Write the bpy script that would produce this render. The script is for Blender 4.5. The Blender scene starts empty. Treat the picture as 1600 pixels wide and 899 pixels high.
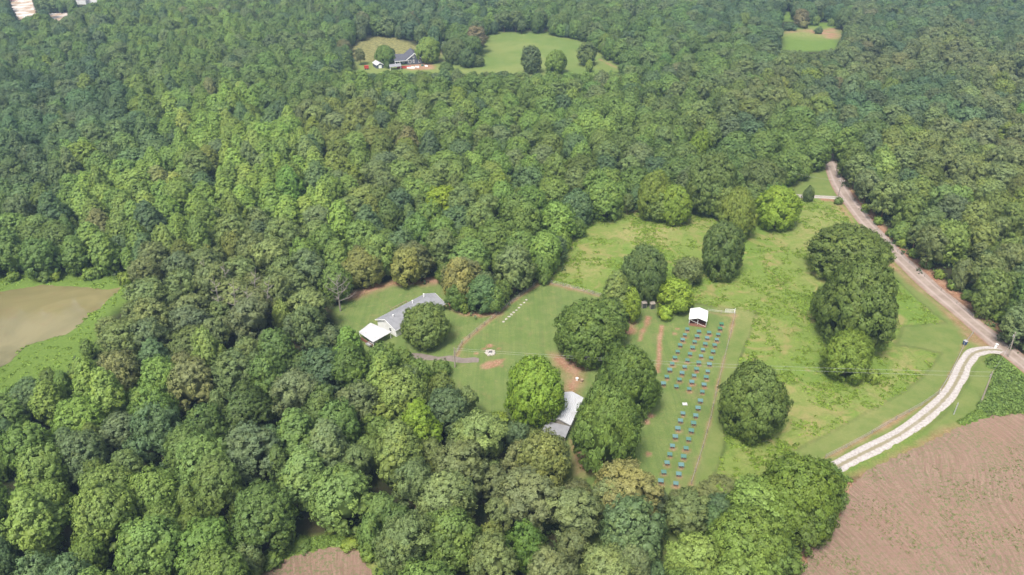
import bpy, math, random
import numpy as np
from mathutils import Vector, Matrix
rad = math.radians
sc = bpy.context.scene
COL = sc.collection
random.seed(7)
RNG = np.random.default_rng(7)

# ------------------------------------------------------------------ camera
CAM_H, PITCH, FPX = 120.0, 30.0, 1200.0          # drone at 120 m, 30 degrees down, focal length in photo pixels (1600 wide)
cd = bpy.data.cameras.new('camera')
cam = bpy.data.objects.new('camera', cd); COL.objects.link(cam)
cam.location = (0, 0, CAM_H); cam.rotation_euler = (rad(90 - PITCH), 0, 0)
cd.sensor_width = 36.0; cd.lens = 36.0 * FPX / 1600.0
cd.clip_start = 0.5; cd.clip_end = 9000
sc.camera = cam

# ------------------------------------------------------------------ sky and sun (thin overcast)
SUN_EL, SUN_AZ = 60.0, 205.0                     # azimuth the light comes from, degrees clockwise from +Y
w = bpy.data.worlds.new('World'); sc.world = w; w.use_nodes = True
nt = w.node_tree; nt.nodes.clear()
sky = nt.nodes.new('ShaderNodeTexSky'); sky.sky_type = 'NISHITA'; sky.sun_disc = False
sky.sun_elevation = rad(SUN_EL); sky.sun_rotation = rad(SUN_AZ)
sky.altitude = 200; sky.air_density = 1.0; sky.dust_density = 5.0; sky.ozone_density = 1.0
hs = nt.nodes.new('ShaderNodeHueSaturation'); hs.inputs['Saturation'].default_value = 0.45
bg = nt.nodes.new('ShaderNodeBackground'); bg.inputs['Strength'].default_value = 0.138
wo = nt.nodes.new('ShaderNodeOutputWorld')
nt.links.new(sky.outputs[0], hs.inputs['Color']); nt.links.new(hs.outputs[0], bg.inputs['Color']); nt.links.new(bg.outputs[0], wo.inputs['Surface'])
sd = bpy.data.lights.new('sun', 'SUN'); sd.energy = 2.8; sd.angle = rad(14); sd.color = (1.0, 0.955, 0.88)
sun = bpy.data.objects.new('sun', sd); COL.objects.link(sun)
dirv = Vector((math.sin(rad(SUN_AZ)) * math.cos(rad(SUN_EL)), math.cos(rad(SUN_AZ)) * math.cos(rad(SUN_EL)), math.sin(rad(SUN_EL))))
sun.rotation_euler = dirv.to_track_quat('Z', 'Y').to_euler()
sc.view_settings.view_transform = 'Standard'; sc.view_settings.look = 'None'
sc.view_settings.exposure = 0.76; sc.view_settings.gamma = 1.0
sc.view_settings.use_curve_mapping = False
cy = sc.cycles
cy.max_bounces = 5; cy.diffuse_bounces = 3; cy.glossy_bounces = 2; cy.transmission_bounces = 2; cy.transparent_max_bounces = 4
cy.volume_bounces = 0
HAZE = 0.00023

# ------------------------------------------------------------------ photo pixel <-> place
ct, st = math.cos(rad(PITCH)), math.sin(rad(PITCH))
def at(px, py, z=0.0):
    """the point at height z seen at pixel (px, py) of the 1600x899 photograph"""
    a, b = (px - 800) / FPX, -(py - 449.5) / FPX
    d = Vector((a, ct + b * st, -st + b * ct))
    t = (z - CAM_H) / d.z
    return Vector((a * t, d.y * t, z))
def to_px(x, y, z):
    dz = z - CAM_H
    depth = y * ct - dz * st
    up = y * st + dz * ct
    return 800 + FPX * x / depth, 449.5 - FPX * up / depth, FPX / depth
def poly_at(pts): return [tuple(at(x, y))[:2] for x, y in pts]

# ------------------------------------------------------------------ helpers
def link(o, parent=None):
    COL.objects.link(o)
    if parent is not None: o.parent = parent
    return o
def tag(o, label=None, cat=None, group=None, kind=None):
    if label: o['label'] = label
    if cat: o['category'] = cat
    if group: o['group'] = group
    if kind: o['kind'] = kind
    return o
def thing(name, label, cat, loc=(0, 0, 0), rz=0.0, group=None):
    o = bpy.data.objects.new(name, None); o.location = loc; o.rotation_euler = (0, 0, rz)
    o.empty_display_size = 0.5
    link(o); return tag(o, label, cat, group)
def mesh_obj(name, verts, faces, mat, parent=None, smooth=False):
    me = bpy.data.meshes.new(name); me.from_pydata([tuple(v) for v in verts], [], [tuple(f) for f in faces]); me.update()
    if mat: me.materials.append(mat)
    if smooth: me.polygons.foreach_set('use_smooth', [True] * len(me.polygons))
    return link(bpy.data.objects.new(name, me), parent)
class MB:
    """collects simple solids into one mesh"""
    def __init__(s): s.v, s.f = [], []
    def add(s, vs, fs):
        k = len(s.v); s.v += [Vector(v) for v in vs]; s.f += [tuple(i + k for i in f) for f in fs]; return s
    def box(s, c, d, rz=0.0, rx=0.0, ry=0.0):
        m = Matrix.Translation(c) @ Matrix.Rotation(rz, 4, 'Z') @ Matrix.Rotation(ry, 4, 'Y') @ Matrix.Rotation(rx, 4, 'X')
        vs = [m @ Vector((x * d[0] / 2, y * d[1] / 2, z * d[2] / 2)) for x in (-1, 1) for y in (-1, 1) for z in (-1, 1)]
        return s.add(vs, [(0, 1, 3, 2), (4, 6, 7, 5), (0, 4, 5, 1), (2, 3, 7, 6), (0, 2, 6, 4), (1, 5, 7, 3)])
    def tube(s, pts, rs, n=8, cap=True):
        pts = [Vector(p) for p in pts]
        if not hasattr(rs, '__len__'): rs = [rs] * len(pts)
        vs, fs = [], []
        for i, p in enumerate(pts):
            t = (pts[min(i + 1, len(pts) - 1)] - pts[max(i - 1, 0)]).normalized()
            q = t.to_track_quat('Z', 'Y')
            for k in range(n):
                a = 2 * math.pi * k / n
                vs.append(p + q @ Vector((math.cos(a) * rs[i], math.sin(a) * rs[i], 0)))
        for i in range(len(pts) - 1):
            for k in range(n):
                a, b = i * n + k, i * n + (k + 1) % n
                fs.append((a, b, b + n, a + n))
        if cap:
            fs.append(tuple(range(n - 1, -1, -1))); fs.append(tuple((len(pts) - 1) * n + k for k in range(n)))
        return s.add(vs, fs)
    def slab(s, quad, th):
        """a plate of thickness th under four corner points"""
        q = [Vector(p) for p in quad]; nrm = (q[1] - q[0]).cross(q[3] - q[0]).normalized()
        if nrm.z < 0: q.reverse(); nrm = -nrm
        return s.add(q + [p - nrm * th for p in q], [(0, 1, 2, 3), (7, 6, 5, 4), (0, 4, 5, 1), (1, 5, 6, 2), (2, 6, 7, 3), (3, 7, 4, 0)])
    def build(s, name, mat, parent=None, smooth=False): return mesh_obj(name, s.v, s.f, mat, parent, smooth)

# ------------------------------------------------------------------ materials
def mat(name, base=(0.5, 0.5, 0.5), rough=0.8, spec=0.3, metal=0.0):
    m = bpy.data.materials.new(name); m.use_nodes = True
    b = m.node_tree.nodes['Principled BSDF']
    b.inputs['Base Color'].default_value = (*base, 1); b.inputs['Roughness'].default_value = rough
    b.inputs['Specular IOR Level'].default_value = spec; b.inputs['Metallic'].default_value = metal
    return m
class N:
    """short hand for node trees"""
    def __init__(s, m): s.t = m.node_tree; s.b = s.t.nodes.get('Principled BSDF')
    def new(s, typ, **kw):
        n = s.t.nodes.new(typ)
        for k, v in kw.items(): setattr(n, k, v)
        return n
    def put(s, sock, v):
        if v is None: return
        if isinstance(v, bpy.types.NodeSocket): s.t.links.new(v, sock)
        elif hasattr(v, '__len__') and len(v) == 3 and sock.type == 'RGBA': sock.default_value = (*v, 1)
        else: sock.default_value = v
    def noise(s, scale, detail=4, rough=0.6, vec=None, dist=0.0):
        n = s.new('ShaderNodeTexNoise'); n.inputs['Scale'].default_value = scale; n.inputs['Detail'].default_value = detail
        n.inputs['Roughness'].default_value = rough; n.inputs['Distortion'].default_value = dist
        s.put(n.inputs['Vector'], vec if vec is not None else s.pos()); return n.outputs['Fac']
    def pos(s):
        if not hasattr(s, '_p'): s._p = s.new('ShaderNodeNewGeometry').outputs['Position']
        return s._p
    def mapping(s, vec, scale=(1, 1, 1), rot=(0, 0, 0)):
        n = s.new('ShaderNodeMapping'); s.put(n.inputs['Vector'], vec)
        n.inputs['Scale'].default_value = scale; n.inputs['Rotation'].default_value = rot; return n.outputs[0]
    def ramp(s, v, a, b, lo=0.0, hi=1.0):
        n = s.new('ShaderNodeMapRange'); n.interpolation_type = 'SMOOTHSTEP'; s.put(n.inputs[0], v)
        for i, x in enumerate((a, b, lo, hi)): n.inputs[i + 1].default_value = x
        return n.outputs[0]
    def mix(s, f, a, b, mode='MIX'):
        n = s.new('ShaderNodeMix'); n.data_type = 'RGBA'; n.blend_type = mode
        s.put(n.inputs[0], f); s.put(n.inputs[6], a); s.put(n.inputs[7], b); return n.outputs[2]
    def math(s, op, a, b=None, clamp=False):
        n = s.new('ShaderNodeMath', operation=op); n.use_clamp = clamp; s.put(n.inputs[0], a); s.put(n.inputs[1], b); return n.outputs[0]
    def bump(s, h, strength=0.5, dist=0.2):
        n = s.new('ShaderNodeBump'); n.inputs['Strength'].default_value = strength; n.inputs['Distance'].default_value = dist
        s.put(n.inputs['Height'], h); s.put(s.b.inputs['Normal'], n.outputs[0])
    def attr(s, name, typ='GEOMETRY'):
        return s.new('ShaderNodeAttribute', attribute_name=name, attribute_type=typ)
    def base(s, v): s.put(s.b.inputs['Base Color'], v)

def worn(name, base, dark, scale=1.0, rough=0.8, spec=0.3, metal=0.0, amount=0.6, bump=0.0):
    m = mat(name, base, rough, spec, metal); n = N(m)
    tc = n.new('ShaderNodeTexCoord').outputs['Object']
    f = n.ramp(n.noise(scale, 6, 0.65, tc), 0.42, 0.72)
    f2 = n.ramp(n.noise(scale * 6, 3, 0.6, tc), 0.3, 0.7, 0.0, 0.35)
    n.base(n.mix(n.math('MULTIPLY', n.math('ADD', f, f2, True), amount), base, dark))
    if bump: n.bump(n.noise(scale * 12, 3, 0.6, tc), bump, 0.03)
    return m
def ribbed(name, base, dark, period=0.35, axis=0, rough=0.45, metal=0.0, spec=0.5):
    """sheet metal with ribs along one axis and rain streaks"""
    m = worn(name, base, dark, 0.5, rough, spec, metal, 0.45); n = N(m)
    tc = n.new('ShaderNodeTexCoord').outputs['Object']
    sx = n.new('ShaderNodeSeparateXYZ'); n.put(sx.inputs[0], tc)
    wv = n.math('SINE', n.math('MULTIPLY', sx.outputs[axis], 2 * math.pi / period))
    n.bump(wv, 0.6, 0.04); return m
M = {}
M['bark'] = worn('bark', (0.13, 0.10, 0.075), (0.06, 0.045, 0.035), 1.5, 0.95, 0.1, bump=0.6)
M['bark_red'] = worn('pine_bark', (0.15, 0.095, 0.065), (0.07, 0.05, 0.04), 1.5, 0.95, 0.1, bump=0.6)
M['bark_grey'] = worn('dead_bark', (0.28, 0.25, 0.22), (0.2, 0.17, 0.15), 1.5, 0.95, 0.1)
M['wood_grey'] = worn('weathered_wood', (0.30, 0.27, 0.23), (0.16, 0.13, 0.11), 2.0, 0.9, 0.15, bump=0.3)
M['wood_red'] = worn('red_brown_wood', (0.28, 0.13, 0.09), (0.15, 0.07, 0.05), 2.0, 0.9, 0.15, bump=0.3)
M['wood_deck'] = worn('deck_wood', (0.34, 0.24, 0.17), (0.2, 0.14, 0.1), 2.0, 0.9, 0.15)
M['white_siding'] = worn('white_siding', (0.78, 0.78, 0.77), (0.6, 0.58, 0.54), 0.6, 0.6, 0.3)
M['dark_siding'] = worn('slate_siding', (0.085, 0.10, 0.13), (0.06, 0.07, 0.09), 0.6, 0.7, 0.3)
M['trim'] = mat('white_trim', (0.78, 0.78, 0.76), 0.6)
M['shingle'] = worn('grey_shingle', (0.26, 0.26, 0.275), (0.17, 0.17, 0.18), 0.8, 0.9, 0.15, bump=0.4)
M['shingle_dark'] = worn('dark_shingle', (0.10, 0.10, 0.12), (0.065, 0.065, 0.08), 0.8, 0.9, 0.15)
M['white_metal'] = ribbed('white_sheet_metal', (0.68, 0.68, 0.68), (0.52, 0.50, 0.47), 0.4, 0)
M['grey_metal'] = ribbed('grey_sheet_metal', (0.60, 0.60, 0.62), (0.42, 0.40, 0.38), 0.4, 1, metal=0.2)
M['carport_metal'] = ribbed('pale_carport_metal', (0.52, 0.515, 0.52), (0.30, 0.27, 0.25), 0.6, 0)
M['teal'] = worn('teal_lid', (0.085, 0.185, 0.150), (0.06, 0.13, 0.11), 1.2, 0.6, 0.25)
M['teal_blue'] = worn('blue_green_lid', (0.11, 0.205, 0.195), (0.075, 0.145, 0.14), 1.2, 0.6, 0.25)
M['green'] = worn('dark_green_lid', (0.05, 0.16, 0.08), (0.03, 0.1, 0.05), 1.2, 0.5, 0.4)
M['mesh_dark'] = mat('dark_wire_mesh', (0.05, 0.055, 0.05), 0.8)
M['black'] = mat('black_plastic', (0.02, 0.02, 0.022), 0.5)
M['glass'] = mat('window_glass', (0.03, 0.035, 0.04), 0.1, 0.6)
M['blue'] = mat('blue_plastic', (0.03, 0.07, 0.20), 0.45)
M['red'] = worn('red_paint', (0.42, 0.045, 0.03), (0.25, 0.04, 0.03), 1.0, 0.6)
M['stone'] = worn('pale_stone', (0.42, 0.39, 0.34), (0.25, 0.22, 0.18), 2.5, 0.9, 0.2, bump=0.5)
M['wire'] = mat('aluminium_wire', (0.42, 0.42, 0.42), 0.5, 0.4)
M['galv'] = worn('galvanised_pipe', (0.45, 0.45, 0.46), (0.32, 0.30, 0.28), 2.0, 0.5, 0.5, 0.3)
M['pole'] = worn('pole_wood', (0.33, 0.28, 0.24), (0.2, 0.17, 0.14), 1.0, 0.9, 0.15)

def leaf_material(name, trans=0.22, spread=0.5):
    m = bpy.data.materials.new(name); m.use_nodes = True; n = N(m)
    tint = n.attr('tint', 'INSTANCER').outputs['Color']
    v = n.attr('v').outputs['Fac']
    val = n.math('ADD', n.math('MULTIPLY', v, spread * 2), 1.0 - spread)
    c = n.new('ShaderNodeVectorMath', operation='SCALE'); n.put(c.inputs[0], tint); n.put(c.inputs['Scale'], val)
    warm = n.attr('h').outputs['Fac']
    c2 = n.mix(n.math('MULTIPLY', warm, 0.35), c.outputs[0], n.mix(1.0, c.outputs[0], (1.35, 1.12, 0.6), 'MULTIPLY'))
    n.base(c2); n.b.inputs['Roughness'].default_value = 0.55; n.b.inputs['Specular IOR Level'].default_value = 0.25
    tr = n.new('ShaderNodeBsdfTranslucent'); n.put(tr.inputs['Color'], n.mix(1.0, c2, (1.1, 1.25, 0.7), 'MULTIPLY'))
    mx = n.new('ShaderNodeMixShader'); mx.inputs[0].default_value = trans
    n.t.links.new(n.b.outputs[0], mx.inputs[1]); n.t.links.new(tr.outputs[0], mx.inputs[2])
    n.t.links.new(mx.outputs[0], n.t.nodes['Material Output'].inputs['Surface'])
    return m
M['leaf'] = leaf_material('leaves')
M['needle'] = leaf_material('needles', 0.12)

# ------------------------------------------------------------------ tree meshes
def ico():
    import bmesh
    bm = bmesh.new(); bmesh.ops.create_icosphere(bm, subdivisions=2, radius=1.0)
    v = np.array([p.co[:] for p in bm.verts]); f = np.array([[q.index for q in g.verts] for g in bm.faces]); bm.free()
    return v, f
ICO_V, ICO_F = ico()
def unit(a): return a / (np.linalg.norm(a, axis=-1, keepdims=True) + 1e-9)
def quads(c, n, size, aspect, rng, up=None):
    """leaf sprays: one small folded quad at each centre c facing n"""
    k = len(c); n = unit(n)
    ref = unit(rng.normal(size=(k, 3))) if up is None else up
    t = unit(np.cross(n, ref)); b = np.cross(n, t)
    h = (size * 0.5)[:, None]
    a1, a2 = t * h, b * h * aspect
    j = lambda: (1 + rng.uniform(-0.25, 0.25, (k, 1)))
    P = np.stack([c - a1 * j() - a2 * 0.6, c + a1 * 0.35 * j() - a2 * j(), c + a1 * j() + a2 * 0.5, c - a1 * 0.35 * j() + a2 * j()], 1)
    P[:, 1] -= n * h * 0.35; P[:, 3] -= n * h * 0.35
    return P.reshape(-1, 3)
def soup(name, Q, vq, hq, cores, material):
    """one mesh of quads Q (4k,3) with values per quad, plus lumpy cores (centre, radii, value)"""
    nq = len(Q) // 4
    V = [Q]; off = len(Q); tri = []; vals = [np.repeat(vq, 1)]; hues = [hq]
    for c, r, v, h in cores:
        jit = 1 + 0.12 * np.sin(ICO_V @ np.array([3.1, 2.3, 4.7]) + c[0] * 3) * 1.0
        V.append(c + ICO_V * r * jit[:, None]); tri.append(ICO_F + off); off += len(ICO_V)
        vals.append(np.full(len(ICO_F), v)); hues.append(np.full(len(ICO_F), h))
    V = np.concatenate(V); T = np.concatenate(tri) if tri else np.zeros((0, 3), int)
    me = bpy.data.meshes.new(name)
    me.vertices.add(len(V)); me.vertices.foreach_set('co', V.astype(np.float32).ravel())
    nl = nq * 4 + len(T) * 3
    me.loops.add(nl); me.loops.foreach_set('vertex_index', np.concatenate([np.arange(nq * 4), T.ravel()]).astype(np.int32))
    me.polygons.add(nq + len(T))
    me.polygons.foreach_set('loop_start', np.concatenate([np.arange(nq) * 4, nq * 4 + np.arange(len(T)) * 3]).astype(np.int32))
    me.update(calc_edges=True)
    for nm, arr in (('v', np.concatenate(vals)), ('h', np.concatenate(hues))):
        a = me.attributes.new(nm, 'FLOAT', 'FACE'); a.data.foreach_set('value', arr.astype(np.float32))
    me.materials.append(material); me.validate(); return me
def lumps(rng, k=6):
    A = rng.normal(size=(k, 3)) * 2.2; ph = rng.uniform(0, 6.28, k)
    return lambda d: np.sin(d @ A.T + ph).mean(-1)
def crown(name, seed, W, H, z0, n_puff, rp, squash, per, size, aspect, prof, material, upn=0.25, core=0.72, lump=0.35, body=0.72, jit=0.55, out_bias=-0.35, clumps=9.0, cl_r=1.0):
    """crown of leaf puffs on an uneven envelope; W width, H total height, z0 underside"""
    rng = np.random.default_rng(seed); L = lumps(rng)
    cz, hz = (H + z0) / 2, (H - z0) / 2
    Q, VV, HH, cores = [], [], [], []
    g = math.pi * (3 - 5 ** 0.5)
    for i in range(n_puff):
        z = 1 - 1.86 * (i + rng.uniform(0.1, 0.9)) / n_puff
        a = g * i + rng.uniform(-0.5, 0.5)
        rr = prof(z)
        d = np.array([math.cos(a) * rr, math.sin(a) * rr, z])
        k = 1 + lump * L(d * 1.2) + rng.uniform(-0.08, 0.06)
        pr = rng.uniform(*rp) * (1.0 if z > -0.3 else 0.8)
        out = unit(np.array([d[0], d[1], d[2] * 0.8 + 0.15]))
        c = np.array([d[0] * W / 2 * k, d[1] * W / 2 * k, cz + z * hz * (1 + 0.5 * (k - 1))]) - out * pr * 0.75
        R = np.array([pr, pr, pr * squash])
        pv, ph = rng.uniform(0.2, 0.8), rng.uniform(0, 1) ** 2
        # each lobe carries clumps of leaves on its outside, gaps between them
        kc = max(6, int(clumps * pr * pr)); cdir = unit(rng.normal(size=(kc, 3))); cdir = cdir[cdir @ out > out_bias]
        cpos = c + cdir * R * rng.uniform(0.78, 1.08, (len(cdir), 1)); cr = rng.uniform(0.32, 0.62, len(cdir)) * cl_r
        pick = rng.integers(0, len(cdir), int(per * (pr / np.mean(rp)) ** 2 * 1.35))
        ld = unit(rng.normal(size=(len(pick), 3)) + cdir[pick] * 0.8); pos = cpos[pick] + ld * cr[pick][:, None] * rng.uniform(0.7, 1.1, (len(pick), 1))
        dd = ld; nn = ld * 0.45 + cdir[pick] * 0.55 + out * 0.6 + rng.normal(size=ld.shape) * jit * 0.5 + np.array([0, 0, upn * 0.6])
        cv = rng.uniform(0, 1, len(cdir))[pick]
        s = rng.uniform(*size, len(dd))
        Q.append(quads(pos, nn, s, aspect, rng)); VV.append(np.clip(pv * 0.35 + cv * 0.3 + rng.uniform(0, 1, len(dd)) * 0.35, 0, 1)); HH.append(np.full(len(dd), ph))
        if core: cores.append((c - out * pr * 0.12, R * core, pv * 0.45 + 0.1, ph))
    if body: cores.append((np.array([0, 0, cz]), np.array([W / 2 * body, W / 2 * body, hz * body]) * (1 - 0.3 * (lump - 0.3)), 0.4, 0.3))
    Q = np.concatenate(Q)
    kr = (W / 2) / np.percentile(np.hypot(Q[:, 0], Q[:, 1]), 95); z1, z2 = np.percentile(Q[:, 2], 1.0), np.percentile(Q[:, 2], 99.5)
    kz = (H - z0) / (z2 - z1); Sc, Of = np.array([kr, kr, kz]), np.array([0, 0, z0 - z1 * kz])
    Q = Q * Sc + Of; cores = [(c * Sc + Of, R * Sc, v, h) for c, R, v, h in cores]
    return soup(name, Q, np.concatenate(VV), np.concatenate(HH), cores, material)
round_p = lambda z: math.sqrt(max(0.05, 1 - z * z)) ** 0.85 * (1.04 - 0.12 * z)
egg_p = lambda z: (max(0.0, 1 - abs(z)) ** 0.62 * 1.05 if z > -0.2 else math.sqrt(max(0.05, 1 - z * z)) * 0.93)
dome_p = lambda z: math.sqrt(max(0.04, 1 - max(z, 0) ** 2)) if z > 0 else 0.98 + 0.25 * z
KIND = {
    'oak': dict(W=12.0, H=16.0, variants=[]), 'tulip': dict(W=9.0, H=19.0, variants=[]),
    'pine': dict(W=10.0, H=18.0, variants=[]), 'shrub': dict(W=4.0, H=3.4, variants=[])}
for k in range(8):
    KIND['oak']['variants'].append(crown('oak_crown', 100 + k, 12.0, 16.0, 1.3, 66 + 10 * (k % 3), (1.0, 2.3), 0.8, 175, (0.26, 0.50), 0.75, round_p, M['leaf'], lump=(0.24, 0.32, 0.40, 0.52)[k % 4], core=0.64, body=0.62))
KIND['grand'] = dict(W=18.0, H=17.0, variants=[])
for k in range(5):
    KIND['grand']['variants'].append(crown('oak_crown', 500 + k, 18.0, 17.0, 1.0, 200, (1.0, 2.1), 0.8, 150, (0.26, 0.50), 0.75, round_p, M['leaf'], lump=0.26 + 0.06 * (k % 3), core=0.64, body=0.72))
for k in range(4):
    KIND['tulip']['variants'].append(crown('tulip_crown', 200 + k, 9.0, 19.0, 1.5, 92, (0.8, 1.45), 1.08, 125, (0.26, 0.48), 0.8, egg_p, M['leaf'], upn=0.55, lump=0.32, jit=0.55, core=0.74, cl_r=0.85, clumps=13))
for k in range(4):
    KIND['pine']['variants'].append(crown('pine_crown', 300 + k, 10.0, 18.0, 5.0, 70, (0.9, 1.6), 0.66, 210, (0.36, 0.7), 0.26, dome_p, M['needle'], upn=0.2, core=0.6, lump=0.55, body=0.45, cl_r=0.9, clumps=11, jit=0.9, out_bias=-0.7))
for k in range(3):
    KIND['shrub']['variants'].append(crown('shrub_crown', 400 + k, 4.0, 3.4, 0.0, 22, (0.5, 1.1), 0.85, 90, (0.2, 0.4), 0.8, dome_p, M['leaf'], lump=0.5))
def trunk_mesh(name, seed, H, r0, z_limb, n_limb, spread, material, lean=0.4):
    rng = random.Random(seed); b = MB()
    ax, ay = rng.uniform(-lean, lean), rng.uniform(-lean, lean)
    P = lambda t: Vector((ax * t * t, ay * t * t, H * t))
    b.tube([P(t) for t in (0, 0.03, 0.25, 0.5, 0.72, 0.88)], [r0 * 1.6, r0 * 1.05, r0 * 0.85, r0 * 0.6, r0 * 0.35, 0.04], 7)
    for i in range(n_limb):
        t = z_limb + (0.8 - z_limb) * i / max(1, n_limb - 1); a = i * 2.4 + rng.uniform(-0.4, 0.4)
        L = spread * (1 - 0.5 * t) * rng.uniform(0.7, 1.0); p = P(t); u = Vector((math.cos(a), math.sin(a), 0))
        rise = rng.uniform(0.25, 0.7)
        b.tube([p, p + u * L * 0.4 + Vector((0, 0, L * rise * 0.3)), p + u * L * 0.8 + Vector((0, 0, L * rise * 0.8))], [r0 * 0.4 * (1 - 0.5 * t), r0 * 0.25 * (1 - 0.5 * t), 0.03], 5)
    me_o = b.build(name, material); me = me_o.data; bpy.data.objects.remove(me_o)
    return me
KIND['oak']['trunk'] = trunk_mesh('oak_trunk', 1, 14.5, 0.38, 0.2, 9, 5.2, M['bark'])
KIND['grand']['trunk'] = trunk_mesh('oak_trunk', 5, 15.5, 0.5, 0.16, 12, 8.0, M['bark'])
KIND['tulip']['trunk'] = trunk_mesh('tulip_trunk', 2, 17.5, 0.30, 0.2, 9, 3.4, M['bark'])
KIND['pine']['trunk'] = trunk_mesh('pine_trunk', 3, 17.0, 0.26, 0.38, 14, 4.6, M['bark_red'])
KIND['shrub']['trunk'] = trunk_mesh('shrub_stem', 4, 2.6, 0.09, 0.1, 6, 1.6, M['bark'])

# ------------------------------------------------------------------ where the wood leaves ground in view
V_CLEAR = [
 # main yard, pasture, road and ploughed field
 [(535,480),(550,462),(575,452),(600,448),(640,442),(680,442),(700,454),(700,482),(740,491),(775,487),(800,468),(840,447),(870,432),(880,405),(905,372),(940,347),(1000,340),(1040,345),(1085,337),(1105,342),(1150,332),(1185,345),(1220,355),(1250,330),(1228,302),(1236,286),(1285,268),(1294,250),(1308,250),(1322,292),(1358,338),(1401,385),(1444,432),(1494,468),(1542,503),(1594,548),(1650,596),(1800,700),(1800,1000),(1240,1000),(1258,880),(1300,840),(1325,790),(1325,745),(1300,720),(1240,706),(1172,752),(1150,764),(1110,752),(1060,762),(1030,748),(1000,742),(960,738),(905,742),(888,690),(850,662),(800,654),(768,652),(750,620),(738,590),(704,578),(684,558),(640,548),(622,530),(600,535),(578,542),(562,530),(545,505)],
 [(548,72),(575,60),(600,57),(635,64),(655,74),(700,84),(745,92),(762,54),(800,54),(850,52),(900,64),(945,92),(970,108),(945,113),(880,116),(800,113),(740,112),(690,110),(650,112),(580,112),(552,110)],
 [(1222,80),(1221,62),(1226,50),(1220,40),(1224,22),(1236,20),(1242,34),(1262,40),(1285,34),(1304,38),(1316,42),(1311,54),(1314,62),(1303,76),(1285,80),(1262,84),(1240,80)],
 [(12,-6),(48,-6),(60,25),(30,33),(18,15)], [(114,-8),(160,-8),(150,6),(122,12)], [(76,20),(106,22),(100,30),(82,30)],
 [(398,905),(425,876),(452,860),(505,850),(560,848),(574,866),(580,890),(602,930),(380,930)],
 [(-60,432),(0,434),(25,438),(60,438),(100,434),(150,434),(180,436),(205,432),(213,442),(200,457),(190,482),(172,498),(152,506),(138,518),(130,534),(120,552),(106,562),(84,566),(64,582),(34,592),(0,608),(-60,625)],
]
def in_poly(x, y, poly):
    p = np.asarray(poly, float); inside = np.zeros(np.shape(x), bool)
    x0, y0 = p[:, 0], p[:, 1]; x1, y1 = np.roll(x0, -1), np.roll(y0, -1)
    for a, b, c, d in zip(x0, y0, x1, y1):
        if b == d: continue
        inside ^= ((b > y) != (d > y)) & (x < (c - a) * (y - b) / (d - b) + a)
    return inside
def clear(x, y):
    r = np.zeros(np.shape(x), bool)
    for p in V_CLEAR: r |= in_poly(x, y, p)
    return r

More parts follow.
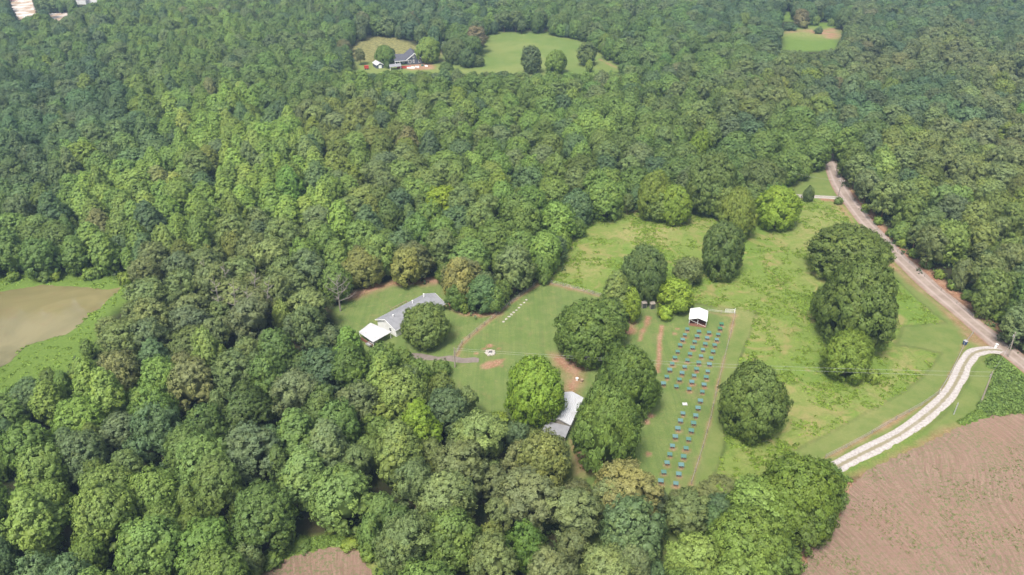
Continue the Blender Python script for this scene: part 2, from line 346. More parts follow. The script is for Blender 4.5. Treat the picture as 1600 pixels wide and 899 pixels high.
# ------------------------------------------------------------------ tones of the wood, read from the photograph
DB, DG, MG, LG = (0.048, 0.084, 0.048), (0.060, 0.100, 0.036), (0.078, 0.124, 0.036), (0.100, 0.160, 0.042)
YG, OL, GO, BR = (0.150, 0.200, 0.030), (0.086, 0.114, 0.038), (0.086, 0.108, 0.052), (0.115, 0.095, 0.055)
TONES = [  # x, y, tone, (oak, tulip, pine)
 (60,60,DG,(8,1,1)),(150,190,DB,(8,1,1)),(40,250,DB,(8,1,1)),(60,140,DB,(8,1,1)),(250,110,DG,(5,3,1)),(300,50,MG,(5,4,1)),(330,190,LG,(3,7,0)),(430,250,LG,(2,8,0)),(250,150,MG,(4,5,1)),
 (80,320,MG,(4,6,0)),(200,290,LG,(6,4,0)),(260,350,MG,(2,8,0)),(100,400,DG,(3,7,0)),(380,330,LG,(2,8,0)),(500,40,DG,(8,1,1)),(430,110,DG,(8,1,1)),(600,140,MG,(7,1,2)),(700,200,MG,(8,1,1)),
 (560,200,OL,(5,3,2)),(900,150,MG,(9,0,1)),(900,240,MG,(8,0,2)),(1000,60,DG,(9,0,1)),(1150,30,DB,(9,0,1)),(1100,100,DG,(8,0,2)),(800,20,DG,(8,1,1)),(650,20,DB,(8,1,1)),
 (1200,150,OL,(6,0,4)),(1400,25,DB,(8,0,2)),(1400,100,GO,(3,0,7)),(1550,100,GO,(3,0,7)),(1550,30,DB,(7,0,3)),(1360,150,DB,(9,0,1)),(1460,160,DB,(7,0,3)),(1450,240,OL,(5,0,5)),(1560,200,GO,(6,0,4)),
 (1550,330,OL,(5,0,5)),(1480,330,MG,(6,0,4)),(1500,400,OL,(6,0,4)),(1590,460,DG,(8,0,2)),(1340,230,MG,(7,0,3)),(300,430,OL,(1,0,9)),(400,400,OL,(2,1,7)),(350,480,GO,(1,0,9)),(450,460,OL,(3,0,7)),
 (250,500,OL,(1,1,8)),(280,540,MG,(4,1,5)),(150,570,MG,(6,4,0)),(60,650,MG,(5,5,0)),(20,760,MG,(9,0,1)),(150,700,OL,(5,0,5)),(300,640,MG,(8,1,1)),(250,760,MG,(9,1,0)),(80,830,MG,(9,1,0)),
 (400,700,DG,(8,1,1)),(350,830,MG,(9,0,1)),(550,600,MG,(6,4,0)),(680,630,OL,(9,0,1)),(470,660,DG,(8,1,1)),(530,840,DG,(8,1,1)),(700,730,GO,(1,1,8)),(620,780,DG,(6,1,3)),(760,700,MG,(8,0,2)),
 (860,690,GO,(3,0,7)),(850,780,GO,(2,0,8)),(900,850,GO,(3,0,7)),(1000,760,GO,(2,0,8)),(1050,820,LG,(9,0,1)),(1160,840,MG,(9,0,1)),(780,850,OL,(6,0,4)),(680,870,MG,(8,1,1)),
 (500,380,MG,(5,2,3)),(480,330,LG,(3,6,1)),(820,330,MG,(10,0,0)),(930,290,MG,(9,0,1)),(740,370,MG,(9,0,1)),(620,330,DG,(5,3,2)),(560,300,OL,(3,3,4)),(1100,250,DG,(10,0,0)),
 (620,500,MG,(9,1,0)),(580,570,MG,(7,3,0)),(430,570,DG,(6,2,2)),(500,520,DG,(6,1,3))]
TX = np.array([(t[0], t[1] * 1.5) for t in TONES], float); TC = np.array([t[2] for t in TONES]); TM = np.array([t[3] for t in TONES], float)
SPOTS = [  # trees whose colour stands out: x, y, radius, tone, kind
 (685,305,26,(0.17,0.23,0.02),'oak'),(608,318,17,(0.060,0.090,0.085),'oak'),(548,348,16,(0.10,0.19,0.035),'tulip'),(275,612,34,(0.07,0.165,0.025),'oak'),(650,690,30,(0.13,0.20,0.02),'tulip'),
 (700,700,20,(0.13,0.20,0.02),'oak'),(578,740,18,(0.12,0.21,0.03),'tulip'),(210,350,15,(0.13,0.085,0.055),'pine'),(785,742,22,(0.13,0.16,0.015),'oak'),(1200,235,50,(0.095,0.145,0.035),'oak'),
 (1245,215,42,(0.10,0.155,0.035),'oak'),(1090,215,28,(0.12,0.18,0.022),'oak'),(720,425,22,(0.14,0.15,0.06),'oak'),(755,462,20,(0.05,0.10,0.05),'oak'),(1565,140,22,(0.13,0.17,0.04),'oak'),
 (1590,178,14,(0.11,0.20,0.04),'oak'),(500,668,22,(0.14,0.155,0.06),'pine'),(920,835,24,(0.10,0.20,0.03),'oak'),(1060,730,10,(0.10,0.17,0.04),'tulip'),(230,650,16,(0.12,0.13,0.05),'pine'),
 (810,840,30,(0.085,0.15,0.03),'oak'),(440,300,22,(0.11,0.20,0.04),'tulip'),(100,690,28,(0.10,0.15,0.06),'tulip'),(30,620,34,(0.09,0.14,0.055),'oak'),(740,18,12,(0.11,0.18,0.05),'oak'),
 (1070,20,16,(0.10,0.17,0.05),'oak'),(560,400,30,(0.115,0.125,0.055),'oak'),(635,405,26,(0.12,0.14,0.055),'oak'),(590,640,20,(0.16,0.20,0.03),'oak')]

# ------------------------------------------------------------------ haze is built at the end; now the ground
GX = np.concatenate([[-4000, -2500, -1500, -1000, -750], np.arange(-600, -95, 2.5), np.arange(-95, 175, 0.62), np.arange(175, 600, 2.5), [750, 1000, 1500, 2500, 4000]])
GY = np.concatenate([[-1500, -500, -100, 20], np.arange(60, 100, 2.0), np.arange(100, 330, 0.62), np.arange(330, 640, 1.3), np.arange(640, 1000, 5.0), [1200, 1600, 2200, 3000, 4500]])
X, Y = np.meshgrid(GX, GY); SH = X.shape
def vnoise(x, y, s, seed=0):
    """value noise, about -1..1"""
    r = np.random.default_rng(seed); T = r.uniform(-1, 1, (64, 64))
    u, v = x / s, y / s; i, j = np.floor(u).astype(int), np.floor(v).astype(int); fu, fv = u - i, v - j
    fu, fv = fu * fu * (3 - 2 * fu), fv * fv * (3 - 2 * fv); g = lambda a, b: T[a % 64, b % 64]
    return (g(i, j) * (1 - fu) + g(i + 1, j) * fu) * (1 - fv) + (g(i, j + 1) * (1 - fu) + g(i + 1, j + 1) * fu) * fv
WOB = vnoise(X, Y, 3.1, 1) * 0.9 + vnoise(X, Y, 1.3, 2) * 0.55 + vnoise(X, Y, 9.0, 3) * 1.0
def seg_dist(x, y, pts, closed=False):
    p = [Vector((a, b)) for a, b in pts]; p = p + [p[0]] if closed else p
    d = np.full(np.shape(x), 1e9)
    for a, b in zip(p[:-1], p[1:]):
        vx, vy = b.x - a.x, b.y - a.y; L = vx * vx + vy * vy + 1e-9
        t = np.clip(((x - a.x) * vx + (y - a.y) * vy) / L, 0, 1)
        d = np.minimum(d, np.hypot(x - a.x - t * vx, y - a.y - t * vy))
    return d
def region(pts, feather=1.0, wob=1.0, grow=0.0):
    """0..1 mask of a polygon given in photo pixels, soft uneven edge in metres"""
    P = poly_at(pts); q = np.array(P); m = feather + 4 + abs(grow)
    sel = (X > q[:, 0].min() - m) & (X < q[:, 0].max() + m) & (Y > q[:, 1].min() - m) & (Y < q[:, 1].max() + m)
    out = np.zeros(SH)
    x, y = X[sel], Y[sel]
    d = seg_dist(x, y, P, True); d = np.where(in_poly(x, y, P), d, -d) + grow + WOB[sel] * wob
    out[sel] = np.clip(d / feather * 0.5 + 0.5, 0, 1); return out
def stroke(pts, width, feather=0.6, wob=0.3, px=True):
    P = poly_at(pts) if px else pts; q = np.array(P); m = width + feather + 3
    sel = (X > q[:, 0].min() - m) & (X < q[:, 0].max() + m) & (Y > q[:, 1].min() - m) & (Y < q[:, 1].max() + m)
    out = np.zeros(SH); d = width / 2 - seg_dist(X[sel], Y[sel], P) + WOB[sel] * wob
    out[sel] = np.clip(d / feather * 0.5 + 0.5, 0, 1); return out

ROAD = [(1288,236),(1298,258),(1309,285),(1326,312),(1349,343),(1379,376),(1409,407),(1446,441),(1487,476),(1527,510),(1567,542),(1606,574),(1700,648),(1860,775)]
DRIVE = [(1566,548),(1546,547),(1530,549),(1518,555),(1508,568),(1500,586),(1489,606),(1470,630),(1440,655),(1399,683),(1350,708),(1305,731),(1265,752),(1225,775),(1170,800)]
SIDE = [(1334,313),(1300,309),(1240,306),(1190,303),(1150,298)]
SHOULDER_R = [(1303,256),(1317,285),(1337,311),(1362,342),(1394,375),(1427,408),(1466,440),(1510,473),(1553,506),(1598,540),(1650,580)]
LAWN_YARD = [(520,490),(548,455),(575,448),(640,436),(690,440),(715,480),(760,492),(800,466),(845,438),(900,450),(940,462),(985,470),(1060,470),(1120,480),(1180,488),(1168,520),(1150,565),(1128,650),(1128,700),(1100,765),(1060,900),(900,900),(860,700),(780,680),(700,640),(600,600),(540,540)]
PASTURE = [(845,438),(875,400),(900,350),(960,325),(1090,318),(1160,290),(1230,285),(1290,240),(1330,290),(1360,350),(1420,430),(1500,500),(1560,545),(1500,640),(1400,700),(1300,740),(1250,800),(1150,790),(1100,765),(1128,700),(1128,650),(1150,565),(1168,520),(1180,488),(1120,480),(1060,470),(985,470),(940,462),(900,450)]
FIELD = [(1236,1010),(1246,905),(1268,862),(1300,832),(1318,790),(1326,762),(1352,738),(1400,714),(1450,691),(1500,668),(1545,651),(1600,646),(1750,640),(1900,800),(2000,1100)]
FIELD2 = [(392,905),(425,884),(465,867),(520,856),(556,857),(570,872),(578,892),(605,915),(640,1010),(330,1010)]
lawn = region(LAWN_YARD, 0.8, 0.25)
mown = np.maximum.reduce([  # mown strips beside the long grass
    region([(1150,482),(1182,487),(1172,520),(1155,565),(1136,640),(1132,700),(1108,765),(1085,775),(1100,720),(1125,600),(1140,530)], 0.5, 0.1),
    stroke([(1530,505),(1512,545),(1490,575),(1470,600),(1440,625),(1400,650),(1360,672),(1300,705),(1240,735)], 9.0, 0.6, 0.1),
    stroke([(1409,430),(1450,470),(1490,500),(1525,535)], 6.0, 0.6, 0.2),
    region([(1410,510),(1440,508),(1480,505),(1520,530),(1500,560),(1440,545),(1400,540)], 0.8, 0.3),
    region([(1240,305),(1240,285),(1290,262),(1320,300),(1330,312),(1240,303)], 0.8, 0.2),
    region([(1530,560),(1555,575),(1545,620),(1530,640),(1480,668),(1430,692),(1480,640),(1510,600)], 0.8, 0.3),
    region([(1120,770),(1180,745),(1175,800),(1120,800)], 0.8, 0.2)])
pasture = np.clip(region(PASTURE, 1.0, 0.4) - mown, 0, 1) * (1 - lawn)
bank = np.maximum.reduce([region([(-260,430),(0,425),(100,424),(220,424),(235,450),(190,480),(165,500),(150,560),(60,610),(0,640),(-260,700)], 2, 0.5),
    stroke([(1290,740),(1352,729),(1400,706),(1450,684),(1500,660),(1545,642),(1600,640),(1700,632)], 4.6, 0.8, 0.35),
    region([(1542,560),(1570,556),(1620,590),(1700,640),(1600,645),(1545,648),(1532,630),(1548,590)], 1.0, 0.5),
    region([(1222,84),(1222,52),(1240,38),(1315,34),(1312,78)], 4, 1.0), region([(1215,34),(1215,18),(1245,18),(1245,34)], 4, 1.0),
    region([(360,905),(420,872),(450,850),(510,836),(580,838),(600,880),(640,940),(400,960)], 1.0, 0.4)])
bank = np.clip(bank, 0, 1)
hay = region([(540,78),(575,56),(610,54),(645,70),(690,84),(690,96),(620,92),(560,98)], 3, 1.2)
farfield = np.maximum(region([(535,115),(550,92),(600,86),(690,84),(740,88),(762,50),(900,50),(985,112),(860,122),(700,122)], 3, 1.0), 0)
farfield = np.clip(farfield - hay, 0, 1)
soilspots = [stroke(SHOULDER_R, 3.6, 1.2, 0.5), stroke([(x - 15, y + 7) for x, y in ROAD[3:11]], 1.6, 1.2, 0.6) * 0.8,
    region([(752,571),(762,566),(778,563),(790,560),(784,568),(770,574),(760,578)], 0.5, 0.55), region([(724,527),(734,525),(733,530),(725,531)], 0.5, 0.3),
    region([(862,555),(900,556),(945,548),(938,572),(912,584),(912,600),(900,618),(882,616),(885,590),(870,575)], 1.6, 0.9),
    stroke([(700,474),(730,490),(775,489)], 3.0, 1.0, 0.6), stroke([(550,462),(590,448),(640,440),(680,440)], 4.0, 1.5, 0.8),
    stroke([(845,442),(800,472),(760,505),(722,538),(713,556)], 1.1, 0.6, 0.25) * 0.85, stroke([(845,440),(880,448),(910,455),(940,464)], 1.6, 0.8, 0.4) * 0.7,
    stroke([(1013,496),(1008,508),(1003,520),(1000,532)], 1.3, 0.5, 0.6), stroke([(990,506),(983,520)], 2.5, 1.0, 0.7),
    stroke([(1034,510),(1031,530),(1030,550),(1028,582)], 0.7, 0.4, 0.35), stroke([(1060,470),(1030,472)], 2.4, 1, 0.5),
    stroke([(1148,492),(1142,520),(1132,560),(1122,600),(1110,655),(1098,700),(1080,757)], 0.7, 0.4, 0.35) * 0.8,
    stroke([(1108,488),(1128,492),(1148,494)], 0.7, 0.5, 0.3) * 0.6,
    stroke([(1520,522),(1506,540),(1496,563),(1482,590),(1467,615),(1440,634),(1400,656),(1362,678),(1322,700),(1290,716)], 0.9, 0.5, 0.35) * 0.75,
    stroke([(1500,668),(1450,691),(1400,714),(1352,738),(1326,762)], 1.6, 1.2, 0.7) * 0.7, stroke([(1326,760),(1318,795),(1300,835),(1268,865),(1246,905)], 3.5, 1.5, 0.8),
    region([(1505,520),(1545,520),(1562,541),(1540,546),(1520,538)], 1.2, 0.9) * 0.7, region([(893,690),(915,690),(960,735),(900,742)], 1.5, 0.8),
    stroke([(1290,312),(1326,316)], 3.0, 1.2, 0.8), region([(655,98),(676,96),(680,108),(655,110),(630,109),(640,102)], 1.8, 1.2), region([(935,92),(950,98),(968,108),(955,104)], 1.2, 0.8),
    region([(75,18),(110,20),(105,32),(80,34)], 4, 1.5), stroke([(1262,48),(1282,52),(1300,46),(1296,60)], 7, 4, 3), stroke([(1226,52),(1245,48)], 5, 3, 1.5) * 0.6]
coop_px = []
def cz(pts, s, ox, oy): return [(ox + x / s, oy + y / s) for x, y in pts]
ROWS = [cz([(1095,250),(1080,285),(1066,316),(1050,350),(1035,390),(1018,428),(1001,465),(985,505),(967,547),(946,590)], 3.995, 800, 450),
        cz([(1168,265),(1156,296),(1141,329),(1128,366),(1112,405),(1096,444),(1079,485),(1062,524),(1046,564),(1027,607)], 3.995, 800, 450),
        cz([(1231,272),(1219,305),(1207,343),(1193,378),(1181,418),(1167,459),(1153,499),(1138,540),(1123,580),(1107,623)], 3.995, 800, 450),
        cz([(1309,218),(1300,247),(1288,283),(1279,315),(1266,350),(1256,390),(1244,430),(1233,470),(1223,513),(1213,550),(1200,597),(1189,640),(1177,698),(1162,743),(1148,790),(1134,837),(1120,884)], 3.995, 800, 450)
        + cz([(372,362),(350,440),(328,515),(307,590),(285,668),(260,750)], 5.618, 1010, 620),
        cz([(322,135),(300,200),(277,268),(255,340),(230,420),(207,495),(183,568),(154,650),(128,728)], 5.618, 1010, 620)]
sp = np.zeros(SH); rs = random.Random(3)
for row in ROWS:
    for x, y in row:
        p = at(x, y, 0.9); r = rs.uniform(0.55, 1.05); q = at(x, y + 5, 0)
        sp = np.maximum(sp, np.clip((r - np.hypot(X - q.x, Y - q.y + 0.3) + WOB * 0.25) / 0.5, 0, 1) * rs.uniform(0.6, 1))
for x, y, r in ((1058,514,0.5),(1054,521,0.45),(744,553,0.5),(757,545,0.5),(779,545,0.6),(784,572,0.5),(975,540,0.4),(1016,650,0.7),(1010,660,0.8),(1013,710,0.8),(724,450,2.0),(765,540,1.2),(1390,470,1.5)):
    q = at(x, y); sp = np.maximum(sp, np.clip((r - np.hypot(X - q.x, Y - q.y) + WOB * 0.35) / 0.5, 0, 1))
soil = np.clip(np.maximum.reduce(soilspots + [sp]), 0, 1)
straw = np.maximum.reduce([region([(950,360),(990,350),(1060,352),(1095,340),(1100,352),(1040,372),(990,385),(955,372)], 5, 3), region([(1255,330),(1320,325),(1335,345),(1290,370),(1240,390)], 6, 3) * 0.8,
    region([(865,405),(930,400),(945,430),(900,437),(860,430)], 5, 3) * 0.8, region([(1395,560),(1420,552),(1430,565),(1400,590),(1385,620),(1360,640),(1345,610),(1380,590)], 3.5, 2.2),
    region([(1110,470),(1180,478),(1215,505),(1180,520),(1150,500)], 5, 3) * 0.7, region([(1225,600),(1300,610),(1340,680),(1250,700),(1220,650)], 8, 3) * 0.5, region([(1330,600),(1360,600),(1350,640),(1320,640)], 4, 2.0),
    region([(1260,380),(1300,400),(1270,460),(1240,430)], 6, 3) * 0.4, region([(1150,740),(1240,700),(1200,660),(1140,700)], 5, 3) * 0.5, hay,
    region([(1222,56),(1260,44),(1312,44),(1312,62),(1260,60)], 8, 4) * 0.8, stroke([(420,884),(465,864),(520,852),(560,853),(580,880)], 3.5, 3, 1.0) * 0.8])
straw = np.clip(straw, 0, 1)
lump = (np.clip(vnoise(X, Y, 1.5, 11) + 0.6 * vnoise(X, Y, 0.9, 12), 0, 2) * 0.30 + np.clip(vnoise(X, Y, 5.0, 13), 0, 1) * 0.25) * np.clip(pasture + bank, 0, 1) * (1 - soil)
road_keep = np.maximum.reduce([stroke(ROAD, 9, 2, 0), stroke(DRIVE, 6, 2, 0), stroke(SIDE, 5, 2, 0)])
POND = [(-330,600),(-330,470),(-120,462),(0,456),(37,450),(66,444.5),(86,446.5),(137,449),(169,453),(191,448),(183,457),(172,465),(159,481),(142,490),(122,510),(110,518),(98,526),(86,526),(66,533),(44,539),(32,549),(15,566),(0,574),(-60,596),(-200,640)]
pond_m = region(POND, 1.5, 0.0)
field_m = np.maximum(region(FIELD, 1.5, 0.0, 1.0), region(FIELD2, 1.5, 0.0, 1.0))
Z = lump * (1 - road_keep) * (1 - field_m)
Z = Z * (1 - pond_m) - 0.5 * pond_m * np.clip(region(POND, 1.5, 0.0, -0.6), 0, 1)
nv = X.size; ny_, nx_ = SH
me = bpy.data.meshes.new('ground'); me.vertices.add(nv)
me.vertices.foreach_set('co', np.stack([X, Y, Z], -1).astype(np.float32).ravel())
idx = np.arange(nv).reshape(SH); F = np.stack([idx[:-1, :-1], idx[:-1, 1:], idx[1:, 1:], idx[1:, :-1]], -1).reshape(-1, 4)
me.loops.add(F.size); me.loops.foreach_set('vertex_index', F.astype(np.int32).ravel())
me.polygons.add(len(F)); me.polygons.foreach_set('loop_start', (np.arange(len(F)) * 4).astype(np.int32)); me.update(calc_edges=True)
me.polygons.foreach_set('use_smooth', np.ones(len(F), bool))
for nm, arr in (('lawn', lawn), ('mown', mown), ('pasture', pasture), ('bank', bank), ('soil', soil), ('straw', straw), ('far', farfield)):
    a = me.attributes.new(nm, 'FLOAT', 'POINT'); a.data.foreach_set('value', arr.astype(np.float32).ravel())
ground = link(bpy.data.objects.new('ground', me)); tag(ground, kind='structure')
gm = mat('ground_cover', rough=0.95, spec=0.1); n = N(gm); A = lambda k: n.attr(k).outputs['Fac']
big, mid_, fine = n.noise(0.035, 5, 0.6), n.noise(0.22, 5, 0.65), n.noise(1.6, 6, 0.7)
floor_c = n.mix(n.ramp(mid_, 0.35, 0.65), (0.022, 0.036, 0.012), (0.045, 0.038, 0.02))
lawn_c = n.mix(n.ramp(mid_, 0.3, 0.7), (0.122, 0.178, 0.046), (0.165, 0.205, 0.062))
lawn_c = n.mix(n.ramp(n.noise(0.12, 6, 0.7, dist=1.0), 0.52, 0.72, 0, 0.55), lawn_c, (0.20, 0.18, 0.075))
lawn_c = n.mix(n.ramp(n.noise(0.6, 6, 0.75), 0.62, 0.72, 0, 0.6), lawn_c, (0.30, 0.17, 0.09))
lst = n.noise(1.0, 3, 0.6, n.mapping(n.pos(), (0.9, 0.03, 1), (0, 0, rad(-14))))
lawn_c = n.mix(n.ramp(lst, 0.42, 0.6, 0, 0.5), lawn_c, n.mix(1.0, lawn_c, (0.78, 0.82, 0.85), 'MULTIPLY'))
lawn_c = n.mix(n.ramp(n.noise(2.5, 6, 0.8), 0.4, 0.65, 0, 0.55), lawn_c, n.mix(1.0, lawn_c, (0.70, 0.76, 0.8), 'MULTIPLY'))
lawn_c = n.mix(n.ramp(n.noise(0.33, 5, 0.7, dist=0.6), 0.56, 0.7, 0, 0.5), lawn_c, (0.22, 0.21, 0.085))
past_c = n.mix(n.ramp(big, 0.4, 0.62), (0.140, 0.212, 0.038), (0.172, 0.222, 0.050))
past_c = n.mix(n.ramp(fine, 0.38, 0.62), n.mix(1.0, past_c, (0.80, 0.84, 0.85), 'MULTIPLY'), past_c)
past_c = n.mix(n.ramp(n.noise(0.09, 6, 0.7, dist=1.5), 0.48, 0.66, 0, 0.85), past_c, (0.25, 0.215, 0.085))
mown_c = n.mix(n.ramp(mid_, 0.3, 0.7), (0.120, 0.170, 0.042), (0.165, 0.195, 0.060))
bank_c = n.mix(n.ramp(fine, 0.35, 0.65), (0.095, 0.155, 0.030), (0.140, 0.205, 0.040))
soil_c = n.mix(n.ramp(mid_, 0.35, 0.65), (0.25, 0.12, 0.072), (0.31, 0.185, 0.12))
soil_c = n.mix(n.ramp(fine, 0.45, 0.7), soil_c, (0.40, 0.26, 0.17))
far_c = n.mix(n.ramp(n.noise(0.02, 5, 0.6), 0.4, 0.6), (0.12, 0.175, 0.042), (0.17, 0.205, 0.06))
straw_c = n.mix(n.ramp(fine, 0.35, 0.65), (0.21, 0.21, 0.068), (0.30, 0.27, 0.115))
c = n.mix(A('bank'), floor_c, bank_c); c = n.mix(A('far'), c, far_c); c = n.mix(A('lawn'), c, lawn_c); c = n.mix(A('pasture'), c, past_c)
c = n.mix(A('mown'), c, mown_c)
c = n.mix(n.math('MULTIPLY', A('straw'), n.ramp(n.noise(0.5, 5, 0.7), 0.35, 0.6, 0.25, 0.95)), c, straw_c)
c = n.mix(n.math('MULTIPLY', A('soil'), n.ramp(n.noise(0.9, 5, 0.7), 0.3, 0.5, 0.45, 1.0)), c, soil_c)
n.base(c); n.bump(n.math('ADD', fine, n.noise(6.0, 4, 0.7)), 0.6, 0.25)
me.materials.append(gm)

# ------------------------------------------------------------------ sheets laid on the ground
def sheet(name, pts, z, m, step=0.9, jit=0.35, kind='structure', label=None):
    """flat sheet with an uneven outline"""
    P = [Vector((*p, 0)) for p in pts]; out = []; r = random.Random(len(pts) * 13)
    for a, b in zip(P, P[1:] + P[:1]):
        k = max(1, min(300, int((b - a).length / step))); nrm = Vector((-(b - a).y, (b - a).x, 0)).normalized()
        for i in range(k): out.append(a.lerp(b, i / k) + nrm * r.uniform(-jit, jit))
    import bmesh
    bm = bmesh.new(); vs = [bm.verts.new((p.x, p.y, z)) for p in out]; es = [bm.edges.new((vs[i], vs[(i + 1) % len(vs)])) for i in range(len(vs))]
    bmesh.ops.triangle_fill(bm, use_beauty=True, edges=es, normal=(0, 0, 1))
    mm = bpy.data.meshes.new(name); bm.to_mesh(mm); bm.free(); mm.materials.append(m)
    o = link(bpy.data.objects.new(name, mm)); return tag(o, kind=kind)
def smooth_line(pts, k=10):
    P = [Vector(p) for p in pts]; out = []
    for i in range(len(P) - 1):
        a, b, c_, d = P[max(i - 1, 0)], P[i], P[i + 1], P[min(i + 2, len(P) - 1)]
        for j in range(k):
            t = j / k; out.append(0.5 * ((2 * b) + (c_ - a) * t + (2 * a - 5 * b + 4 * c_ - d) * t * t + (3 * b - a - 3 * c_ + d) * t ** 3))
    out.append(P[-1]); return out
def ribbon(name, px_line, width, z, m, jit=0.25, cross=13):
    """road strip with u (across, -1..1) stored for wheel tracks"""
    L = smooth_line([at(x, y) for x, y in px_line], 24); r = random.Random(5); vs, fs, U = [], [], []
    for i, p in enumerate(L):
        t = (L[min(i + 1, len(L) - 1)] - L[max(i - 1, 0)]).normalized(); nr = Vector((-t.y, t.x, 0))
        w0, w1 = width / 2 + jit * math.sin(i * 0.11 + 1), width / 2 + jit * math.sin(i * 0.17)
        for k in range(cross):
            u = -1 + 2 * k / (cross - 1); q = p + nr * (u * (w1 if u > 0 else w0)); vs.append((q.x, q.y, z + 0.05 * (1 - u * u))); U.append(u)
    for i in range(len(L) - 1):
        for k in range(cross - 1):
            a = i * cross + k; fs.append((a, a + cross, a + cross + 1, a + 1))
    o = mesh_obj(name, vs, fs, m, smooth=True); at_ = o.data.attributes.new('u', 'FLOAT', 'POINT'); at_.data.foreach_set('value', U)
    return tag(o, kind='structure')
rm = mat('packed_dirt_road', rough=0.95, spec=0.1); n = N(rm); u = n.attr('u').outputs['Fac']; au = n.math('ABSOLUTE', u)
c = n.mix(n.ramp(n.noise(0.3, 6, 0.7), 0.35, 0.65), (0.24, 0.185, 0.150), (0.31, 0.25, 0.21))
tr = n.ramp(n.math('ABSOLUTE', n.math('SUBTRACT', au, 0.42)), 0.0, 0.22, 1.0, 0.0)
c = n.mix(n.math('MULTIPLY', tr, 0.55), c, (0.42, 0.34, 0.31)); c = n.mix(n.ramp(n.math('ADD', au, n.math('MULTIPLY', n.noise(0.8, 4), 0.5)), 0.95, 1.35, 0, 0.9), c, (0.25, 0.13, 0.085))
n.base(c); n.bump(n.noise(3, 5), 0.4, 0.1)
ribbon('dirt_road', ROAD, 6.5, 0.03, rm)
vm = mat('white_gravel', rough=0.95, spec=0.1); n = N(vm); au = n.math('ABSOLUTE', n.attr('u').outputs['Fac'])
c = n.mix(n.ramp(n.noise(1.5, 6, 0.75), 0.35, 0.65), (0.31, 0.278, 0.258), (0.47, 0.43, 0.41))
mid = n.ramp(n.math('ADD', au, n.math('MULTIPLY', n.noise(0.9, 5, 0.7), 0.45)), 0.34, 0.56, 0.85, 0.0)
mid = n.math('MULTIPLY', mid, n.ramp(n.noise(0.13, 3, 0.6), 0.3, 0.5, 0.6, 1.0))
c = n.mix(mid, c, (0.20, 0.175, 0.09)); c = n.mix(n.ramp(n.math('ADD', au, n.math('MULTIPLY', n.noise(1.2, 4), 0.5)), 1.08, 1.35, 0, 0.8), c, (0.20, 0.19, 0.08))
n.base(c); n.bump(n.noise(6, 4), 0.4, 0.06)
ribbon('gravel_driveway', DRIVE, 3.7, 0.024, vm, 0.12)
ribbon('side_driveway', SIDE, 3.2, 0.022, vm, 0.2)
km = mat('grey_drive_asphalt', rough=0.95, spec=0.1); n = N(km)
n.base(n.mix(n.ramp(n.noise(0.8, 6, 0.7), 0.35, 0.65), (0.17, 0.145, 0.12), (0.22, 0.18, 0.16)))
ribbon('path', [(640,556),(680,560),(705,561),(730,563),(748,564)], 2.3, 0.02, km, 0.35)
# ploughed field: furrows follow the edge, green weeds between
fm = mat('ploughed_soil', rough=0.95, spec=0.1); n = N(fm)
def furrow(rot, sc_, seed):
    wp = n.new('ShaderNodeTexNoise'); wp.inputs['Scale'].default_value = 0.018; wp.inputs['Detail'].default_value = 1.0; n.put(wp.inputs['Vector'], n.pos())
    va = n.new('ShaderNodeVectorMath', operation='MULTIPLY_ADD'); n.put(va.inputs[0], wp.outputs['Color']); va.inputs[1].default_value = (38, 38, 0); n.put(va.inputs[2], n.pos())
    v = n.mapping(va.outputs[0], (sc_, sc_ * 0.07, 1), (0, 0, rot)); return n.noise(1.0 + seed * 0.01, 6, 0.72, v, 0.25)
sel = n.ramp(n.noise(0.025, 2, 0.5, dist=0.5), 0.42, 0.58)
fr = n.mix(sel, furrow(rad(-52), 1.9, 1), furrow(rad(14), 1.9, 2))
fr2 = n.mix(sel, furrow(rad(-52), 4.4, 3), furrow(rad(14), 4.4, 4))
c = n.mix(n.ramp(fr, 0.32, 0.68), (0.185, 0.112, 0.086), (0.29, 0.195, 0.150))
c = n.mix(n.ramp(n.noise(0.05, 5, 0.65), 0.35, 0.7, 0, 0.5), c, (0.25, 0.145, 0.11))
c = n.mix(n.ramp(fr2, 0.55, 0.7, 0, 0.65), c, (0.33, 0.25, 0.16))
c = n.mix(n.math('MULTIPLY', n.ramp(n.noise(1.4, 6, 0.8), 0.47, 0.60), n.ramp(n.noise(0.06, 4, 0.6), 0.35, 0.6, 0.45, 1.0)), c, (0.125, 0.15, 0.06))
c = n.mix(n.ramp(n.noise(3.0, 4, 0.8), 0.60, 0.74, 0, 0.7), c, (0.11, 0.075, 0.055))
n.base(c); n.bump(n.math('ADD', n.math('MULTIPLY', fr, 0.5), n.noise(2.2, 5, 0.8)), 0.7, 0.25)
sheet('ploughed_field', poly_at(FIELD), 0.05, fm, 0.8, 0.45)
sheet('small_ploughed_field', poly_at(FIELD2), 0.05, fm, 0.6, 0.5)
wm = mat('muddy_water', rough=0.12, spec=0.5); n = N(wm)
c = n.mix(n.ramp(n.noise(0.035, 5, 0.6, dist=1.0), 0.35, 0.65), (0.150, 0.135, 0.058), (0.220, 0.190, 0.090))
c = n.mix(n.ramp(n.noise(0.10, 7, 0.75, dist=0.8), 0.5, 0.75, 0, 0.5), c, (0.20, 0.12, 0.07)); n.base(c)
n.put(n.b.inputs['Roughness'], n.ramp(n.noise(0.15, 5, 0.7), 0.35, 0.65, 0.05, 0.25)); n.bump(n.noise(1.4, 3), 0.08, 0.05)
pale = mat('pale_bare_ground', rough=0.95, spec=0.1); n = N(pale); n.base(n.mix(n.ramp(n.noise(0.08, 5, 0.6), 0.4, 0.6), (0.36, 0.26, 0.18), (0.62, 0.57, 0.53)))
